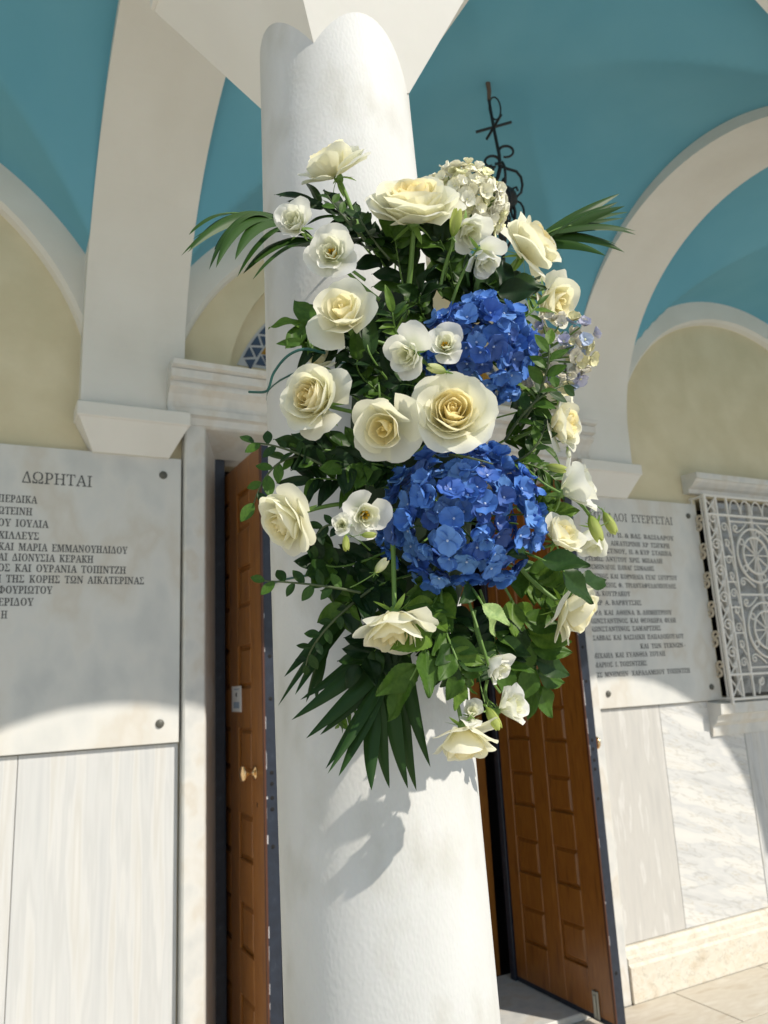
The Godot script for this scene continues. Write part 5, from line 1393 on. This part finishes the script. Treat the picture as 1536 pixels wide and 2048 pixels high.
	sprig("leafy_stem", "grey green leaf above the tight rolled rose", "leafy stem", Vector3(0.3971, 1.8514, 2.4397), Vector3(0.3811, 1.8561, 2.4715), Vector3(0.3763, 1.8732, 2.4790), Vector3(-0.3325, 0.3014, 0.8937), 1, 0.0295, "broad", ["leaf_mid"], 735, 0.10, "broad leaved stems filling the bouquet", 0.0018)
	sprig("leafy_stem", "dark leaves in the heart of the bouquet over the two main roses", "leafy stem", Vector3(0.4855, 1.8799, 2.4068), Vector3(0.4526, 1.8895, 2.4400), Vector3(0.4248, 1.8914, 2.4413), Vector3(-0.3325, 0.3014, 0.8937), 15, 0.0359, "broad", ["leaf_dark", "leaf_dark", "leaf_deep", "leaf_mid"], 736, 0.85, "broad leaved stems filling the bouquet", 0.0018)
	sprig("leafy_stem", "bright small leaves under the bottom palm frond", "leafy stem", Vector3(0.4258, 1.5552, 2.3260), Vector3(0.3985, 1.5214, 2.3099), Vector3(0.3952, 1.5051, 2.2953), Vector3(-0.3325, 0.3014, 0.8937), 11, 0.0207, "lance", ["leaf_bright", "leaf_mid"], 737, 0.85, "broad leaved stems filling the bouquet", 0.0018)
	var st107 := thing("bare_stem", "thin lisianthus stem among the lower right flowers", "stem", Vector3(0.5019, 1.6518, 2.4315))
	var sg107 := Geo.new()
	sg107.tube(PackedVector3Array([Vector3(0.0000, 0.0000, 0.0000), Vector3(-0.0004, -0.0061, 0.0033), Vector3(-0.0009, -0.0123, 0.0068), Vector3(-0.0014, -0.0184, 0.0102), Vector3(-0.0018, -0.0245, 0.0135), Vector3(-0.0021, -0.0306, 0.0165), Vector3(-0.0021, -0.0365, 0.0191), Vector3(-0.0020, -0.0424, 0.0214), Vector3(-0.0019, -0.0481, 0.0235), Vector3(-0.0016, -0.0538, 0.0253), Vector3(-0.0011, -0.0594, 0.0266), Vector3(-0.0002, -0.0650, 0.0274), Vector3(0.0013, -0.0706, 0.0275), Vector3(0.0034, -0.0764, 0.0265), Vector3(0.0061, -0.0824, 0.0246), Vector3(0.0092, -0.0884, 0.0221), Vector3(0.0125, -0.0941, 0.0194), Vector3(0.0157, -0.0993, 0.0169), Vector3(0.0185, -0.1037, 0.0149), Vector3(0.0210, -0.1072, 0.0134), Vector3(0.0233, -0.1099, 0.0122), Vector3(0.0256, -0.1121, 0.0112), Vector3(0.0277, -0.1140, 0.0102), Vector3(0.0299, -0.1159, 0.0093), Vector3(0.0322, -0.1181, 0.0083)]), 0.0018, 0.0014, 8)
	part("stem", sg107.mesh(), M.stem, st107)
	var st111 := thing("bare_stem", "bent bare stem beside the lowest rose stem", "stem", Vector3(0.4757, 1.6589, 2.4195))
	var sg111 := Geo.new()
	sg111.tube(PackedVector3Array([Vector3(0.0000, 0.0000, 0.0000), Vector3(-0.0011, -0.0080, 0.0025), Vector3(-0.0023, -0.0161, 0.0052), Vector3(-0.0035, -0.0243, 0.0079), Vector3(-0.0046, -0.0323, 0.0104), Vector3(-0.0055, -0.0401, 0.0127), Vector3(-0.0059, -0.0475, 0.0147), Vector3(-0.0060, -0.0545, 0.0164), Vector3(-0.0058, -0.0611, 0.0179), Vector3(-0.0054, -0.0674, 0.0191), Vector3(-0.0048, -0.0737, 0.0201), Vector3(-0.0039, -0.0801, 0.0206), Vector3(-0.0029, -0.0869, 0.0207), Vector3(-0.0016, -0.0939, 0.0202), Vector3(-0.0000, -0.1012, 0.0191), Vector3(0.0018, -0.1085, 0.0176), Vector3(0.0037, -0.1160, 0.0158), Vector3(0.0055, -0.1234, 0.0141), Vector3(0.0073, -0.1308, 0.0126)]), 0.0022, 0.0018, 8)
	part("stem", sg111.mesh(), M.stem, st111)
	var st115 := thing("bare_stem", "cut green stem end sticking out behind the hanging leaf", "stem", Vector3(0.4941, 1.5667, 2.4220))
	var sg115 := Geo.new()
	sg115.tube(PackedVector3Array([Vector3(0.0000, 0.0000, 0.0000), Vector3(-0.0038, -0.0013, 0.0005), Vector3(-0.0078, -0.0027, 0.0010), Vector3(-0.0118, -0.0041, 0.0016), Vector3(-0.0156, -0.0055, 0.0021), Vector3(-0.0191, -0.0067, 0.0024), Vector3(-0.0223, -0.0077, 0.0023), Vector3(-0.0248, -0.0085, 0.0019), Vector3(-0.0270, -0.0091, 0.0013), Vector3(-0.0288, -0.0096, 0.0004), Vector3(-0.0306, -0.0100, -0.0006), Vector3(-0.0323, -0.0105, -0.0015), Vector3(-0.0341, -0.0110, -0.0024)]), 0.0026, 0.0021, 8)
	part("stem", sg115.mesh(), M.stem, st115)
	var st119 := thing("bare_stem", "thin stems crossing right of the big hydrangea", "stem", Vector3(0.5726, 1.8034, 2.4646))
	var sg119 := Geo.new()
	sg119.tube(PackedVector3Array([Vector3(0.0000, 0.0000, 0.0000), Vector3(0.0016, -0.0054, 0.0045), Vector3(0.0030, -0.0110, 0.0093), Vector3(0.0044, -0.0166, 0.0141), Vector3(0.0060, -0.0220, 0.0186), Vector3(0.0079, -0.0268, 0.0225), Vector3(0.0103, -0.0308, 0.0255), Vector3(0.0133, -0.0338, 0.0274), Vector3(0.0167, -0.0361, 0.0284), Vector3(0.0205, -0.0378, 0.0288), Vector3(0.0244, -0.0392, 0.0289), Vector3(0.0283, -0.0407, 0.0290), Vector3(0.0320, -0.0424, 0.0294)]), 0.0016, 0.0013, 8)
	part("stem", sg119.mesh(), M.stem, st119)
	var st123 := thing("florist_wire", "teal florist wire looping out left over the column", "wire", Vector3(0.3425, 1.9301, 2.4134))
	var sg123 := Geo.new()
	sg123.tube(PackedVector3Array([Vector3(0.0000, 0.0000, 0.0000), Vector3(-0.0046, -0.0002, 0.0011), Vector3(-0.0094, -0.0004, 0.0023), Vector3(-0.0142, -0.0005, 0.0036), Vector3(-0.0188, -0.0007, 0.0047), Vector3(-0.0232, -0.0011, 0.0053), Vector3(-0.0272, -0.0018, 0.0053), Vector3(-0.0308, -0.0026, 0.0046), Vector3(-0.0341, -0.0035, 0.0034), Vector3(-0.0371, -0.0046, 0.0017), Vector3(-0.0399, -0.0058, -0.0002), Vector3(-0.0425, -0.0074, -0.0023), Vector3(-0.0450, -0.0092, -0.0044), Vector3(-0.0474, -0.0114, -0.0066), Vector3(-0.0495, -0.0139, -0.0091), Vector3(-0.0516, -0.0167, -0.0118), Vector3(-0.0534, -0.0196, -0.0144), Vector3(-0.0550, -0.0226, -0.0167), Vector3(-0.0565, -0.0254, -0.0186), Vector3(-0.0576, -0.0283, -0.0201), Vector3(-0.0585, -0.0315, -0.0211), Vector3(-0.0591, -0.0346, -0.0220), Vector3(-0.0597, -0.0376, -0.0227), Vector3(-0.0602, -0.0402, -0.0234), Vector3(-0.0608, -0.0422, -0.0243), Vector3(-0.0614, -0.0437, -0.0251), Vector3(-0.0619, -0.0448, -0.0257), Vector3(-0.0624, -0.0456, -0.0263), Vector3(-0.0630, -0.0460, -0.0272), Vector3(-0.0637, -0.0461, -0.0285), Vector3(-0.0648, -0.0460, -0.0305), Vector3(-0.0662, -0.0455, -0.0332), Vector3(-0.0678, -0.0445, -0.0367), Vector3(-0.0697, -0.0433, -0.0405), Vector3(-0.0716, -0.0419, -0.0447), Vector3(-0.0736, -0.0405, -0.0488), Vector3(-0.0755, -0.0392, -0.0526)]), 0.0017, 0.0014, 8)
	part("stem", sg123.mesh(), M.wire, st123)
